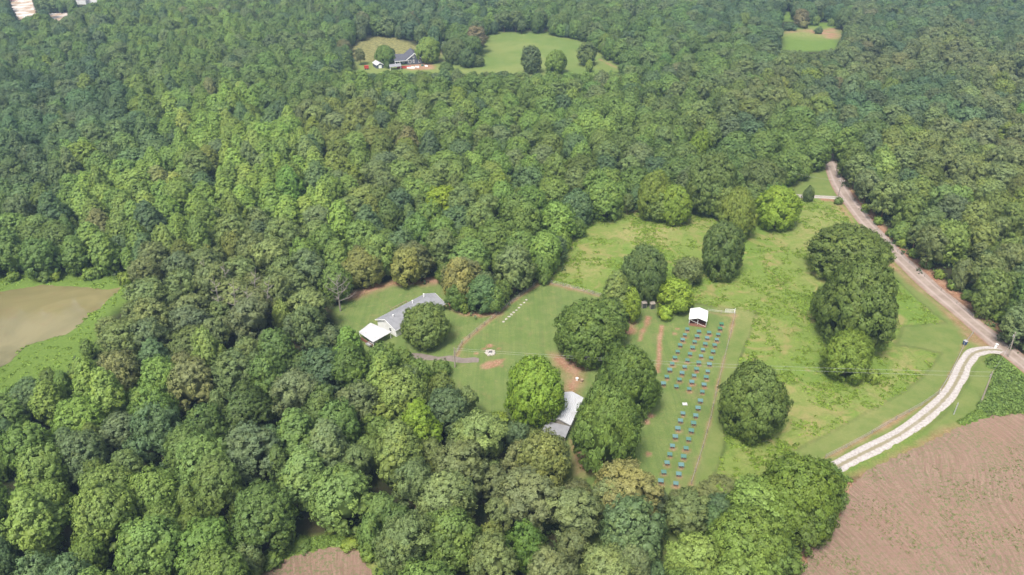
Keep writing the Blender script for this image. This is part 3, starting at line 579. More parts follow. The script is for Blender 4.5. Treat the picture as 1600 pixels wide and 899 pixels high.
sheet('bare_ground', poly_at([(12,-14),(48,-14),(52,8),(58,26),(30,31),(20,14)]), 0.03, pale, 2.0, 0.8)
sheet('bare_ground', poly_at([(74,20),(92,17),(110,22),(105,31),(80,33)]), 0.03, pale, 2.0, 0.8)
sheet('pond_water', poly_at(POND), -0.02, wm, 1.0, 0.3)

# ------------------------------------------------------------------ the wood: candidate trees
rng = np.random.default_rng(21)
cand = []
yy = 70.0
SP = 5.6
while yy < 900:
    half = (800 / FPX) * (yy * ct + CAM_H * st) + 30
    k = int(2 * half / SP)
    xs = -half + (np.arange(k) + rng.uniform(-0.42, 0.42, k)) * SP + (SP / 2 if int(yy / SP) % 2 else 0)
    cand.append(np.stack([xs, yy + rng.uniform(-0.42, 0.42, k) * SP], 1)); yy += SP * 0.93
cand = np.concatenate(cand)
pxx, pyy, ss = to_px(cand[:, 0], cand[:, 1], 9.0)
order = rng.permutation(len(cand)); order = np.concatenate([order, rng.permutation(len(cand))]); n_first = len(cand)
cand, pxx, pyy, ss = cand[order], pxx[order], pyy[order], ss[order]
cand[n_first:] += rng.uniform(-2.5, 2.5, (n_first, 2))      # second round: smaller trees in the gaps
kinds = ['oak', 'tulip', 'pine']
trees = []   # x, y, kind, W, H, rot, tint, variant
grid = {}
wx = pxx + 45 * np.array([math.sin(a * 0.11 + b * 0.07) for a, b in cand]); wy = (pyy + 22 * np.array([math.sin(a * 0.09 - b * 0.05 + 2) for a, b in cand])) * 1.5
D = (wx[:, None] - TX[:, 0]) ** 2 + (wy[:, None] - TX[:, 1]) ** 2
Wt = 1 / (D + 600.0) ** 2; Wt /= Wt.sum(1, keepdims=True)
TINT = Wt @ TC; MIX = Wt @ TM; MIX /= MIX.sum(1, keepdims=True)
for i in range(len(cand)):
    x, y = cand[i]
    if pyy[i] < -70 or pyy[i] > 985 or pxx[i] < -130 or pxx[i] > 1730: continue
    k = kinds[int(rng.choice(3, p=MIX[i]))]
    tint = TINT[i] * np.array([2.06, 1.95, 1.50]) * rng.normal(1.0, 0.15) * (1 + rng.normal(0, 0.035, 3))
    u_ = rng.uniform()
    if u_ < 0.09: tint = tint * 0.35 + np.array(DB) * 1.05
    elif u_ < 0.14: tint = tint * 0.4 + np.array(LG) * 0.95
    elif u_ < 0.19: tint = tint * 0.4 + np.array(GO) * 1.15
    elif u_ < 0.20: tint = tint * 0.4 + np.array(BR) * 1.0
    elif u_ < 0.215: tint = tint * 0.4 + np.array(YG) * 0.75
    if k == 'pine': tint = tint * 0.6 + np.array(GO) * 0.8
    for sx_, sy_, r_, tn, kd in SPOTS:
        if (pxx[i] - sx_) ** 2 + (pyy[i] - sy_) ** 2 < (r_ * 0.8) ** 2: tint = np.array(tn) * rng.uniform(0.95, 1.12) * 1.3; k = kd
    near = float(np.clip((ss[i] - 2) / 5, 0, 1))
    Wd = {'oak': rng.uniform(9.5, 15.5 - 2.2 * near), 'tulip': rng.uniform(7.5, 10.5), 'pine': rng.uniform(8.5, 12.5)}[k]
    Ht = {'oak': rng.uniform(11.5, 15.5), 'tulip': rng.uniform(13, 17.5), 'pine': rng.uniform(13, 17)}[k]
    if i >= n_first: f = rng.uniform(0.5, 0.66); Wd *= f; Ht *= f + 0.1
    rr = Wd * 0.36
    gx, gy = int(x // 8), int(y // 8); ok = True
    for a in (-1, 0, 1):
        for b in (-1, 0, 1):
            for (x2, y2, r2) in grid.get((gx + a, gy + b), ()):
                if (x - x2) ** 2 + (y - y2) ** 2 < (rr + r2) ** 2 * 0.96: ok = False
    if not ok: continue
    def visible_hit(Wd, Ht):
        px_, py_, s_ = to_px(x, y, Ht * 0.5); E = math.atan2(CAM_H - Ht / 2, y)
        hh = math.hypot(Ht * math.cos(E), Wd * math.sin(E)) / 2 * s_ * 0.86; ww = Wd / 2 * s_ * 0.86
        a = np.linspace(0, 6.283, 15)[:-1]
        bx, by, _ = to_px(x, y, 0.0)
        qx = np.concatenate([px_ + np.cos(a) * ww, px_ + np.cos(a) * ww * 0.5, [px_, bx]]); qy = np.concatenate([py_ + np.sin(a) * hh, py_ + np.sin(a) * hh * 0.5, [py_, by]])
        return clear(qx, qy).any()
    if visible_hit(Wd, Ht):
        ok = False
        for f in ((0.75, 0.52) if i < n_first else (0.7,)):     # smaller trees stand along the edges
            if Wd * f > 3.2 and not visible_hit(Wd * f, Ht * f): Wd *= f; Ht *= f; rr *= f; ok = True; break
        if not ok: continue
    grid.setdefault((gx, gy), []).append((x, y, rr))
    tint = np.clip(tint, 0.025, 0.34)
    trees.append((x, y, k, Wd, Ht, rng.uniform(0, 6.28), tuple(float(t) for t in tint), int(rng.integers(0, len(KIND[k]['variants'])))))

# names of places for the labels
PLACES = [('behind the pond', 90, 370), ('before the pond', 110, 620), ('right of the pond', 260, 470), ('behind the ranch house', 600, 380), ('left of the ranch house', 440, 480), ('before the ranch house', 560, 600),
          ('before the mown yard', 720, 640), ('before the coop rows', 1040, 830), ('before the metal barn', 860, 750), ('behind the small field', 520, 780), ('left of the small field', 300, 840),
          ('right of the small field', 700, 850), ('nearest below the pond', 70, 780), ('behind the pasture', 930, 280), ('behind the pasture oaks', 1180, 220), ('right of the dirt road', 1440, 340), ('right of the road bend', 1560, 450),
          ('beyond the dirt road', 1450, 220), ('between yard and pasture', 800, 370), ('far beyond the pond', 100, 200), ('in the tulip wood', 350, 260), ('far behind the ranch house', 620, 250), ('left of the large field', 1200, 850), ('before the gravel driveway', 1180, 780)]
def tone_word(t):
    r, g, b = t
    if r > g * 0.98: return 'brownish'
    if g > 0.27 and r > g * 0.72: return 'yellow-green'
    if b > g * 0.5: return 'blue-green' if g < 0.16 else 'grey-green'
    if g > 0.26: return 'bright green'
    if r > g * 0.80: return 'olive green'
    if g < 0.165: return 'dark green'
    return 'mid green'
ORD = ['leftmost', 'second', 'third', 'fourth', 'fifth', 'sixth', 'seventh', 'eighth', 'ninth', 'tenth', 'eleventh', 'twelfth']
def ordinal(i):
    if i < 12: return ORD[i] if i == 0 else ORD[i]
    return f'{i + 1}{"st" if (i + 1) % 10 == 1 and i != 10 else "nd" if (i + 1) % 10 == 2 else "rd" if (i + 1) % 10 == 3 else "th"}'
NAMES = {'oak': ('oak_tree', 'oak', 'broadleaf tree', 'round broadleaf trees of the wood'), 'tulip': ('tulip_tree', 'tulip tree', 'tulip tree', 'pointed tulip trees of the wood'), 'pine': ('pine_tree', 'pine', 'pine tree', 'pines of the wood')}
def plant(name, kd, x, y, Wd, Ht, rot, tint, var, label=None, cat=None, group=None, z=0.0, leafname='crown'):
    K = KIND[kd]; r = bpy.data.objects.new(name, None); r.location = (x, y, z); r.rotation_euler = (0, 0, rot)
    r.scale = (Wd / K['W'], Wd / K['W'], Ht / K['H']); r.empty_display_size = 0.3; link(r); tag(r, label, cat, group)
    c = bpy.data.objects.new(leafname, K['variants'][var]); link(c, r); c['tint'] = [float(v) for v in tint]
    t = bpy.data.objects.new('trunk' if kd != 'shrub' else 'stem', K['trunk']); link(t, r)
    return r
first = {}
proto = {k: {} for k in KIND}
seen = {'oak': [], 'tulip': [], 'pine': []}; rest = {'oak': [], 'tulip': [], 'pine': []}
for t in trees:
    px_, py_, s_ = to_px(t[0], t[1], t[4] * 0.7)
    inside = -15 < px_ < 1615 and -5 < py_ < 905
    (seen if inside else rest)[t[2]].append((s_ * t[3], px_, py_, t))
labels = {}
for kd in ('oak', 'tulip', 'pine'):
    seen[kd].sort(key=lambda q: -q[0])
    lim = {'oak': 240, 'tulip': 290, 'pine': 290}[kd]
    rest[kd] += seen[kd][lim:]
    for q in seen[kd][:lim]:
        px_, py_, t = q[1], q[2], q[3]
        place = min(PLACES, key=lambda p: (p[1] - px_) ** 2 + ((p[2] - py_) * 1.6) ** 2)[0]
        size = 'tall' if t[4] > 15.2 else 'small' if t[4] < 9.5 else 'broad' if t[3] > 12.4 else 'middling'
        labels.setdefault((size, tone_word(t[6]), kd, place), []).append((px_, t))
for (size, tone, kd, place), lst in labels.items():
    lst.sort(key=lambda q: q[0]); nm, word, cat, grp = NAMES[kd]
    for i, (px_, t) in enumerate(lst):
        lab = f'{size} {tone} {word} in the wood {place}' if not place.startswith('in ') else f'{size} {tone} {word} {place}'
        if len(lst) > 1: lab = (f'leftmost of the {size} {tone} {word}s {place}' if i == 0 else f'rightmost of the {size} {tone} {word}s {place}' if i == len(lst) - 1 else f'{size} {tone} {word} {place}, {ordinal(i)} from left')
        r = plant(nm, kd, t[0], t[1], t[3], t[4], t[5], t[6], t[7], lab, cat, grp)
        proto[kd].setdefault(t[7], r)

def scatter(name, kd, lst, label, cat=None, sources=None, trunk=True):
    """the remaining trees of one kind: one object, instanced from the individual trees' own crowns"""
    pts = bpy.data.meshes.new(name); pts.vertices.add(len(lst)); K = KIND[kd]
    co = np.array([(t[0], t[1], 0.0) for t in lst], np.float32); pts.vertices.foreach_set('co', co.ravel())
    for nm, typ, arr in (('rot', 'FLOAT_VECTOR', [(0, 0, t[5]) for t in lst]), ('scl', 'FLOAT_VECTOR', [(t[3] / K['W'], t[3] / K['W'], t[4] / K['H']) for t in lst]), ('tint', 'FLOAT_VECTOR', [t[6] for t in lst])):
        a = pts.attributes.new(nm, typ, 'POINT'); a.data.foreach_set('vector', np.array(arr, np.float32).ravel())
    a = pts.attributes.new('pick', 'INT', 'POINT'); a.data.foreach_set('value', np.array([t[7] for t in lst], np.int32))
    o = link(bpy.data.objects.new(name, pts)); tag(o, label, cat, kind='stuff')
    g = bpy.data.node_groups.new(name, 'GeometryNodeTree'); g.is_modifier = True
    g.interface.new_socket('Geometry', in_out='INPUT', socket_type='NodeSocketGeometry'); g.interface.new_socket('Geometry', in_out='OUTPUT', socket_type='NodeSocketGeometry')
    gi, go = g.nodes.new('NodeGroupInput'), g.nodes.new('NodeGroupOutput'); L = g.links.new
    iop = g.nodes.new('GeometryNodeInstanceOnPoints'); L(gi.outputs[0], iop.inputs['Points'])
    iop.inputs['Pick Instance'].default_value = True
    join = g.nodes.new('GeometryNodeJoinGeometry')
    for src in sources:
        j2 = g.nodes.new('GeometryNodeJoinGeometry')
        for ob in src.children:
            oi = g.nodes.new('GeometryNodeObjectInfo'); oi.transform_space = 'ORIGINAL'; oi.inputs['Object'].default_value = ob
            L(oi.outputs['Geometry'], j2.inputs[0])
        gti = g.nodes.new('GeometryNodeGeometryToInstance'); L(j2.outputs[0], gti.inputs[0]); L(gti.outputs[0], join.inputs[0])
    L(join.outputs[0], iop.inputs['Instance'])
    def na(nm, typ):
        x = g.nodes.new('GeometryNodeInputNamedAttribute'); x.data_type = typ; x.inputs['Name'].default_value = nm; return x.outputs['Attribute']
    L(na('rot', 'FLOAT_VECTOR'), iop.inputs['Rotation']); L(na('scl', 'FLOAT_VECTOR'), iop.inputs['Scale']); L(na('pick', 'INT'), iop.inputs['Instance Index'])
    L(iop.outputs[0], go.inputs[0])
    md = o.modifiers.new('scatter', 'NODES'); md.node_group = g
    return o
for kd, nm, lab in (('oak', 'oak_forest', 'round broadleaf canopy of the distant wood beyond the yards'), ('tulip', 'tulip_forest', 'pointed light green canopy of the distant wood'), ('pine', 'pine_forest', 'feathery grey-green pine canopy of the distant wood')):
    if rest[kd]: scatter(nm, kd, [q[3] for q in rest[kd]], lab, None, [proto[kd][v] for v in sorted(proto[kd])])
print('trees', {k: (len(seen[k]), len(rest[k])) for k in seen})

# ------------------------------------------------------------------ single trees of yards and pasture, each measured in the photograph
def stand(kd, cx, top, bottom, w_, tint, var, label, name=None, cat='tree', group=None, rot=None):
    H = 14.0
    for _ in range(12):
        P = at(cx, (top + bottom) / 2, H / 2); s = to_px(P.x, P.y, H / 2)[2]; W_ = 0.92 * w_ / s
        E = math.atan2(CAM_H - H / 2, math.hypot(P.x, P.y)); e = 0.95 * (bottom - top) / s
        H = math.sqrt(max((e * e - (W_ * math.sin(E)) ** 2), (0.35 * e) ** 2)) / math.cos(E)
    rot = rot if rot is not None else (cx * 0.37) % 6.28
    nm_ = name or {'oak': 'oak_tree', 'tulip': 'tulip_tree', 'pine': 'pine_tree', 'shrub': 'shrub'}[kd]
    if kd == 'oak' and W_ > 12.5: kd = 'grand'
    tint = tuple(v * k for v, k in zip(tint, (1.98, 1.80, 1.32)))
    return plant(nm_, kd, P.x, P.y, W_, H, rot, tint, var % len(KIND[kd]['variants']), label, cat, group, leafname='crown')
G_P = 'single trees of the pasture'; G_Y = 'big shade trees of the yard'; G_F = 'trees round the far house'
stand('oak', 1006, 380, 474, 76, (0.058, 0.095, 0.040), 0, 'dark round oak at the pasture edge behind the two small sheds', group=G_P)
stand('oak', 1075, 400, 450, 50, (0.075, 0.105, 0.050), 1, 'small dull green tree between two round oaks behind the white-roofed shed', group=G_P)
stand('oak', 1057, 432, 492, 62, (0.115, 0.18, 0.028), 2, 'yellow-green tree left of the white-roofed shed', group=G_P)
stand('shrub', 1040, 476, 502, 28, (0.12, 0.19, 0.03), 0, 'bright bush at the foot of the yellow-green tree by the shed', cat='bush')
stand('tulip', 962, 422, 500, 50, (0.085, 0.125, 0.045), 1, 'loose pale tree between the mown yard and pasture', group=G_P)
stand('oak', 986, 448, 508, 42, (0.11, 0.17, 0.03), 3, 'light green tree just left of the two small sheds', group=G_P)
stand('oak', 1130, 343, 437, 74, (0.055, 0.090, 0.034), 4, 'dark oval oak standing alone in mid pasture', group=G_P)
stand('oak', 1152, 292, 378, 62, (0.095, 0.135, 0.035), 5, 'lighter tree directly behind the dark oval pasture oak', group=G_P)
stand('oak', 1132, 288, 345, 50, (0.085, 0.125, 0.040), 2, 'light green crown left behind the dark oval pasture oak', group=G_P)
stand('oak', 1215, 289, 360, 76, (0.112, 0.180, 0.028), 6, 'bright yellow-green round tree left of the side driveway', group=G_P)
stand('oak', 1188, 248, 322, 82, (0.058, 0.088, 0.036), 1, 'dark broad oak behind the bright yellow-green tree', group=G_P)
stand('oak', 1112, 238, 335, 92, (0.060, 0.095, 0.034), 3, 'broad dark oak at the pasture head, left of the gap', group=G_P)
stand('oak', 1055, 288, 352, 60, (0.098, 0.155, 0.030), 0, 'yellow-green oak bulging out of the pasture treeline', group=G_P)
stand('oak', 1022, 265, 345, 66, (0.085, 0.125, 0.030), 2, 'olive oak at the back of the pasture treeline', group=G_P)
stand('shrub', 1263, 291, 316, 21, (0.05, 0.08, 0.035), 1, 'small dark round bush on the side driveway', cat='bush')
stand('shrub', 1311, 308, 320, 17, (0.06, 0.10, 0.03), 2, 'low bush at the foot of the utility pole by the side driveway', cat='bush')
stand('oak', 1330, 348, 440, 128, (0.062, 0.095, 0.028), 4, 'rearmost broad oak of the clump beside the dirt road', group=G_P)
stand('oak', 1345, 400, 548, 142, (0.058, 0.092, 0.028), 6, 'largest dark oak of the clump beside the dirt road', group=G_P)
stand('oak', 1312, 425, 520, 80, (0.060, 0.096, 0.028), 5, 'oak crown filling the left side of the roadside clump', group=G_P)
stand('oak', 1327, 513, 596, 92, (0.082, 0.130, 0.026), 1, 'lighter green tree at the near end of the roadside clump', group=G_P)
stand('oak', 1177, 563, 692, 114, (0.066, 0.105, 0.034), 2, 'round oak right of the coop rows with yellowish lower leaves', group=G_P)
stand('oak', 1245, 702, 850, 150, (0.068, 0.112, 0.024), 0, 'big oak at the corner of the large ploughed field', group=G_P)
stand('oak', 1165, 785, 930, 150, (0.080, 0.130, 0.034), 3, 'broad light green tree left of the corner oak', group=G_P)
stand('pine', 1128, 742, 800, 78, (0.075, 0.095, 0.045), 0, 'small dull pine below the coop rows and left of the corner oak', group=G_P)
stand('oak', 920, 464, 572, 116, (0.062, 0.105, 0.030), 5, 'large dark oak in the middle of the mown yard', group=G_Y)
stand('oak', 948, 464, 545, 70, (0.066, 0.110, 0.034), 1, 'round oak crown behind the large dark oak of the yard', group=G_Y)
stand('oak', 982, 538, 652, 106, (0.058, 0.100, 0.028), 6, 'dark oak between the red dirt patch and leftmost coop row', group=G_Y)
stand('oak', 836, 556, 668, 102, (0.098, 0.168, 0.030), 4, 'bright green tree left of the metal barn', group=G_Y)
stand('oak', 850, 672, 775, 92, (0.092, 0.118, 0.048), 1, 'pale green tree right in front of the metal barn', group=G_Y)
stand('oak', 949, 594, 742, 116, (0.068, 0.115, 0.034), 2, 'biggest oak right of the metal barn', group=G_Y)
stand('oak', 664, 470, 545, 86, (0.075, 0.115, 0.040), 3, 'oak hiding the front of the white ranch house', group=G_Y)
stand('pine', 985, 722, 830, 112, (0.115, 0.125, 0.060), 1, 'pale broad pine below the lower coops', group=G_Y)
stand('oak', 718, 400, 482, 56, (0.13, 0.14, 0.06), 4, 'pale olive tree behind the right end of the ranch house', group=G_Y)
stand('oak', 753, 430, 490, 54, (0.055, 0.105, 0.050), 5, 'blue-green tree with its skirt on red soil by the fence', group=G_Y)
stand('oak', 712, 440, 488, 40, (0.062, 0.11, 0.035), 6, 'small dark tree between the ranch house and the blue-green tree', group=G_Y)
stand('oak', 567, 384, 449, 78, (0.10, 0.12, 0.048), 0, 'grey-olive spreading tree at the back of the ranch lawn', group=G_Y)
stand('oak', 637, 384, 449, 56, (0.12, 0.14, 0.052), 2, 'pale olive tree right at the back of the ranch lawn', group=G_Y)
# far house and far clearings
F_ = [('oak', 669, 58, 99, 42, (0.105, 0.165, 0.05), 'light green tree right behind the far slate-blue house'), ('oak', 601, 71, 101, 34, (0.075, 0.13, 0.04), 'green tree left behind the far slate-blue house'),
      ('oak', 613, 76, 98, 14, (0.05, 0.085, 0.05), 'narrow dark tree touching the left gable of the far house'), ('oak', 532, 74, 111, 42, (0.045, 0.080, 0.042), 'dark round tree left of the red trailer'),
      ('pine', 563, 76, 102, 18, (0.085, 0.105, 0.055), 'thin grey-green tree at the left edge of the hay field'), ('oak', 830, 71, 115, 35, (0.055, 0.085, 0.045), 'dark oak at the near edge of the far green field'),
      ('oak', 869, 79, 116, 40, (0.085, 0.14, 0.035), 'bright round tree at the near edge of the far green field'), ('oak', 917, 65, 103, 34, (0.070, 0.105, 0.045), 'round tree at the right corner of the far green field'),
      ('tulip', 921, 93, 113, 14, (0.10, 0.155, 0.04), 'small light tree near the far sandy lane'), ('oak', 711, 60, 100, 40, (0.062, 0.095, 0.045), 'dull green tree between the hay field and green field'),
      ('pine', 745, 41, 84, 34, (0.105, 0.10, 0.075), 'brownish tree on the spit between the two far fields'), ('oak', 729, 74, 106, 34, (0.052, 0.090, 0.045), 'dark tree at the tip of the spit between far fields'),
      ('oak', 697, 97, 117, 26, (0.060, 0.100, 0.04), 'small dark tree right of the far house soil patch'), ('shrub', 605, 96, 107, 11, (0.06, 0.10, 0.04), 'bush between the far shed and house'),
      ('oak', 1251, 14, 42, 26, (0.10, 0.10, 0.07), 'grey-brown tree in the far right clearing'), ('tulip', 1282, 14, 34, 12, (0.09, 0.135, 0.06), 'pale pointed tree in the far right clearing'),
      ('shrub', 1234, 36, 48, 24, (0.045, 0.08, 0.05), 'dark bush at the left of the far right clearing'), ('shrub', 1256, 32, 45, 18, (0.09, 0.10, 0.05), 'brownish bush below the grey-brown tree'),
      ('shrub', 1274, 24, 40, 16, (0.09, 0.14, 0.05), 'green bush beside the pale pointed tree'), ('shrub', 1279, 42, 53, 15, (0.055, 0.09, 0.045), 'small bush in the middle of the far right clearing'),
      ('shrub', 1299, 29, 41, 14, (0.09, 0.14, 0.05), 'green bush left of the red-roofed hut'), ('oak', 745, 86, 104, 26, (0.07, 0.105, 0.05), 'low dull tree at the right of the spit')]
for i, (kd, cx, t, b, w_, tn, lab) in enumerate(F_): stand(kd, cx, t, b, w_, tn, i, lab, cat='tree' if kd != 'shrub' else 'bush', group=G_F)
# shrubs along the pond bank and wood edges
E_ = [(20,424,440,22),(70,420,441,30),(88,424,440,16),(140,416,437,30),(152,420,436,18),(195,424,446,26),(212,420,440,20),(165,566,590,34),(195,572,600,40),(140,566,590,30),(95,590,612,30),
      (725,470,490,20),(880,360,395,26),(850,425,446,20),(952,500,520,16),(1058,458,486,30),(1075,470,488,18),(1365,575,600,26),(610,545,575,40),(690,560,590,36),(780,640,668,36),(1125,755,790,30),(470,838,862,40),(548,835,862,36),(576,850,880,34),(425,855,890,44),
      (1352,318,332,16),(1372,338,352,16),(1392,356,370,18),(1410,372,388,18),(1428,388,404,20),(1448,404,420,20),(1468,420,436,20),(1490,436,454,22),(1512,452,470,22),(1534,466,486,24),(1558,482,503,26),(1582,500,522,28)]
for i, (cx, t, b, w_) in enumerate(E_):
    tn = [(0.085, 0.14, 0.035), (0.065, 0.11, 0.035), (0.10, 0.15, 0.035)][i % 3]
    place = ('on the pond bank' if cx < 215 and t < 520 else 'below the pond' if cx < 215 else 'on the verge of the dirt road' if i >= 27 else 'at the edge of the ploughed soil' if t > 760 else 'at the edge of the yards and pasture')
    near_ = sorted([e for e in E_ if ('%s' % place) == ('on the pond bank' if e[0] < 215 and e[1] < 520 else 'below the pond' if e[0] < 215 else 'on the verge of the dirt road' if E_.index(e) >= 27 else 'at the edge of the ploughed soil' if e[1] > 760 else 'at the edge of the yards and pasture')])
    stand('shrub', cx, t, b, w_, tn, i, f'leafy shrub {place}, {ordinal(near_.index((cx, t, b, w_)))} from the left' if near_.index((cx, t, b, w_)) else f'leftmost leafy shrub {place}', cat='shrub', group='shrubs along wood edges')

# dead and bare trees
def bare_tree(px_, py_, H, seed, label, material, spread=0.5, n_br=9, lean=(0, 0)):
    r = random.Random(seed); P = at(px_, py_); root = thing('dead_tree', label, 'dead tree', P, 0, 'bare dead trees')
    tr = MB(); ax = Vector((lean[0], lean[1], 1)).normalized()
    tr.tube([ax * H * t for t in (0, 0.3, 0.6, 1.0)], [0.28, 0.2, 0.13, 0.03], 7); tr.build('trunk', material, root)
    for i in range(n_br):
        b = MB(); t = 0.3 + 0.6 * i / n_br; a = i * 2.4; L = H * spread * (1 - 0.6 * t); p = ax * H * t
        u_ = Vector((math.cos(a), math.sin(a), r.uniform(0.3, 0.8))).normalized(); q = p + u_ * L * 0.55; e = p + u_ * L + Vector((0, 0, L * 0.15))
        b.tube([p, q, e], [0.1, 0.07, 0.02], 5)
        for k in range(4):
            f = p.lerp(e, 0.35 + 0.15 * k); dv = Vector((r.uniform(-1, 1), r.uniform(-1, 1), r.uniform(0.1, 1))).normalized() * L * 0.35
            b.tube([f, f + dv * 0.6, f + dv], [0.05, 0.035, 0.012], 4)
        b.build('branch', material, root)
    return root
bare_tree(532, 486, 11.5, 1, 'pale bare dead tree at the left end of the ranch lawn', M['bark_grey'], 0.62, 12)
bare_tree(1478, 275, 14, 3, 'grey leafless snag in the wood beyond the dirt road', M['bark_grey'], 0.5, 8)
for i, (x, y) in enumerate(((340,470),(352,500),(362,478),(372,506),(388,516),(396,486),(412,500))):
    bare_tree(x, y + 18, 18.5, 10 + i, f'thin bare pine stem in the gap of the pine wood, {ordinal(i)} from the left' if i else 'leftmost thin bare pine stem in the gap of the pine wood', M['bark_grey'], 0.18, 10, (0.05 * (i - 1), 0))

# ------------------------------------------------------------------ low weeds of the pasture and banks
def weed_soup(name, n_, test, tones, seed, size, rad_, hgt, label, k_leaf=16):
    r = np.random.default_rng(seed); pts = []; h = 0
    Q, VV, HH = [], [], []
    for x, y in test(r, n_):
        R = r.uniform(*rad_); hh = R * r.uniform(*hgt); m = int(k_leaf * (R / rad_[1]) ** 1.3) + 6
        dd = unit(r.normal(size=(m, 3))); dd[:, 2] = np.abs(dd[:, 2])
        pos = np.array([x, y, 0.12]) + dd * np.array([R, R, hh]) * r.uniform(0.7, 1.1, (m, 1))
        Q.append(quads(pos, dd + r.normal(size=dd.shape) * 0.5 + np.array([0, 0, 0.4]), r.uniform(*size, m), 0.7, r)); VV.append(np.clip(r.uniform(0.1, 0.9) * 0.5 + r.uniform(0, 0.5, m), 0, 1)); HH.append(np.full(m, r.uniform(0, 1)))
    me = soup(name, np.concatenate(Q), np.concatenate(VV), np.concatenate(HH), [], M['leaf'])
    o = link(bpy.data.objects.new(name, me)); o['tint'] = tones; tag(o, label, None, kind='stuff'); return o
def at_np(x, y):
    a, b = (x - 800) / FPX, -(y - 449.5) / FPX; dy, dz = ct + b * st, -st + b * ct; t = -CAM_H / dz
    return np.stack([a * t, dy * t], -1)
def in_px(polys, gate=None, avoid=()):
    def f(r, n_):
        W_ = [poly_at(p) for p in polys]; allp = np.concatenate([np.array(p) for p in W_]); lo, hi = allp.min(0), allp.max(0); out = []
        while len(out) < n_:
            q = r.uniform(lo, hi, (4000, 2)); m = np.zeros(4000, bool)
            for p in W_: m |= in_poly(q[:, 0], q[:, 1], p)
            for p in avoid: m &= ~in_poly(q[:, 0], q[:, 1], poly_at(p))
            if gate is not None: m &= gate(q[:, 0], q[:, 1]) > r.uniform(-0.25, 0.55, 4000)
            k = np.clip(np.searchsorted(GX, q[:, 0]), 0, len(GX) - 1); j = np.clip(np.searchsorted(GY, q[:, 1]), 0, len(GY) - 1)
            m &= (road_keep[j, k] < 0.3) & (mown[j, k] < 0.3) & (soil[j, k] < 0.5) & (pond_m[j, k] < 0.2) & (field_m[j, k] < 0.5)
            out += [tuple(p) for p in q[m]]
        return out[:n_]
    return f
gate = lambda x, y: vnoise(x, y, 7.0, 31) * 0.7 + vnoise(x, y, 2.6, 32) * 0.6
weed_soup('pasture_weeds', 9500, in_px([PASTURE], gate), (0.165, 0.250, 0.034), 41, (0.22, 0.5), (0.2, 0.75), (0.2, 0.4), 'bright green weeds and rank grass of the pasture', 13)
weed_soup('pond_bank_weeds', 350, in_px([[(-60,432),(0,430),(100,428),(222,426),(230,450),(180,480),(150,500),(130,560),(60,600),(0,620),(-60,640)]]), (0.18, 0.28, 0.045), 42, (0.25, 0.6), (0.3, 0.8), (0.2, 0.45), 'rank green growth on the banks of the pond', 14)
weed_soup('kudzu_thicket', 900, in_px([[(1544,562),(1572,558),(1610,588),(1700,640),(1600,646),(1540,650),(1530,634),(1546,596)]]), (0.13, 0.205, 0.050), 43, (0.3, 0.65), (0.6, 1.5), (0.6, 1.1), 'dark green vine thicket in the bend of the gravel driveway', 46)
weed_soup('verge_weeds', 3600, in_px([[(1295,735),(1352,724),(1400,700),(1450,678),(1500,655),(1545,636),(1620,638),(1620,652),(1545,654),(1500,672),(1450,696),(1400,718),(1352,742),(1320,762)],
    [(1390,395),(1400,392),(1480,462),(1545,520),(1540,528),(1470,470)], [(360,905),(420,870),(450,850),(510,840),(575,840),(590,872),(560,858),(470,862),(420,890)]]), (0.13, 0.205, 0.040), 44, (0.25, 0.6), (0.3, 0.8), (0.4, 0.8), 'green weeds on the verges of driveway, road and ploughed soil', 14)
weed_soup('field_weeds', 2600, lambda r, n_: [tuple(p) for p in (lambda q: q[in_poly(q[:, 0], q[:, 1], poly_at(FIELD)) & (vnoise(q[:, 0], q[:, 1], 6, 51) + 0.5 * vnoise(q[:, 0], q[:, 1], 2, 52) > 0.1)])(r.uniform((40, 75), (175, 190), (24000, 2)))[:n_]], (0.16, 0.19, 0.07), 45, (0.10, 0.22), (0.10, 0.28), (0.2, 0.4), 'thin weeds between the furrows of the ploughed field', 5)
weed_soup('understory', 5200, lambda r, n_: [(a, b) for a, b in [(t[0] + r.uniform(-5, 5), t[1] + r.uniform(-5, 5)) for t in trees if t[1] < 420 for _ in range(4)] if not bool(clear(*[np.array([v]) for v in to_px(a, b, 1.0)[:2]])[0])][:n_], (0.055, 0.09, 0.03), 46, (0.5, 1.0), (1.0, 2.4), (0.7, 1.2), 'undergrowth on the forest floor between the trunks', 16)

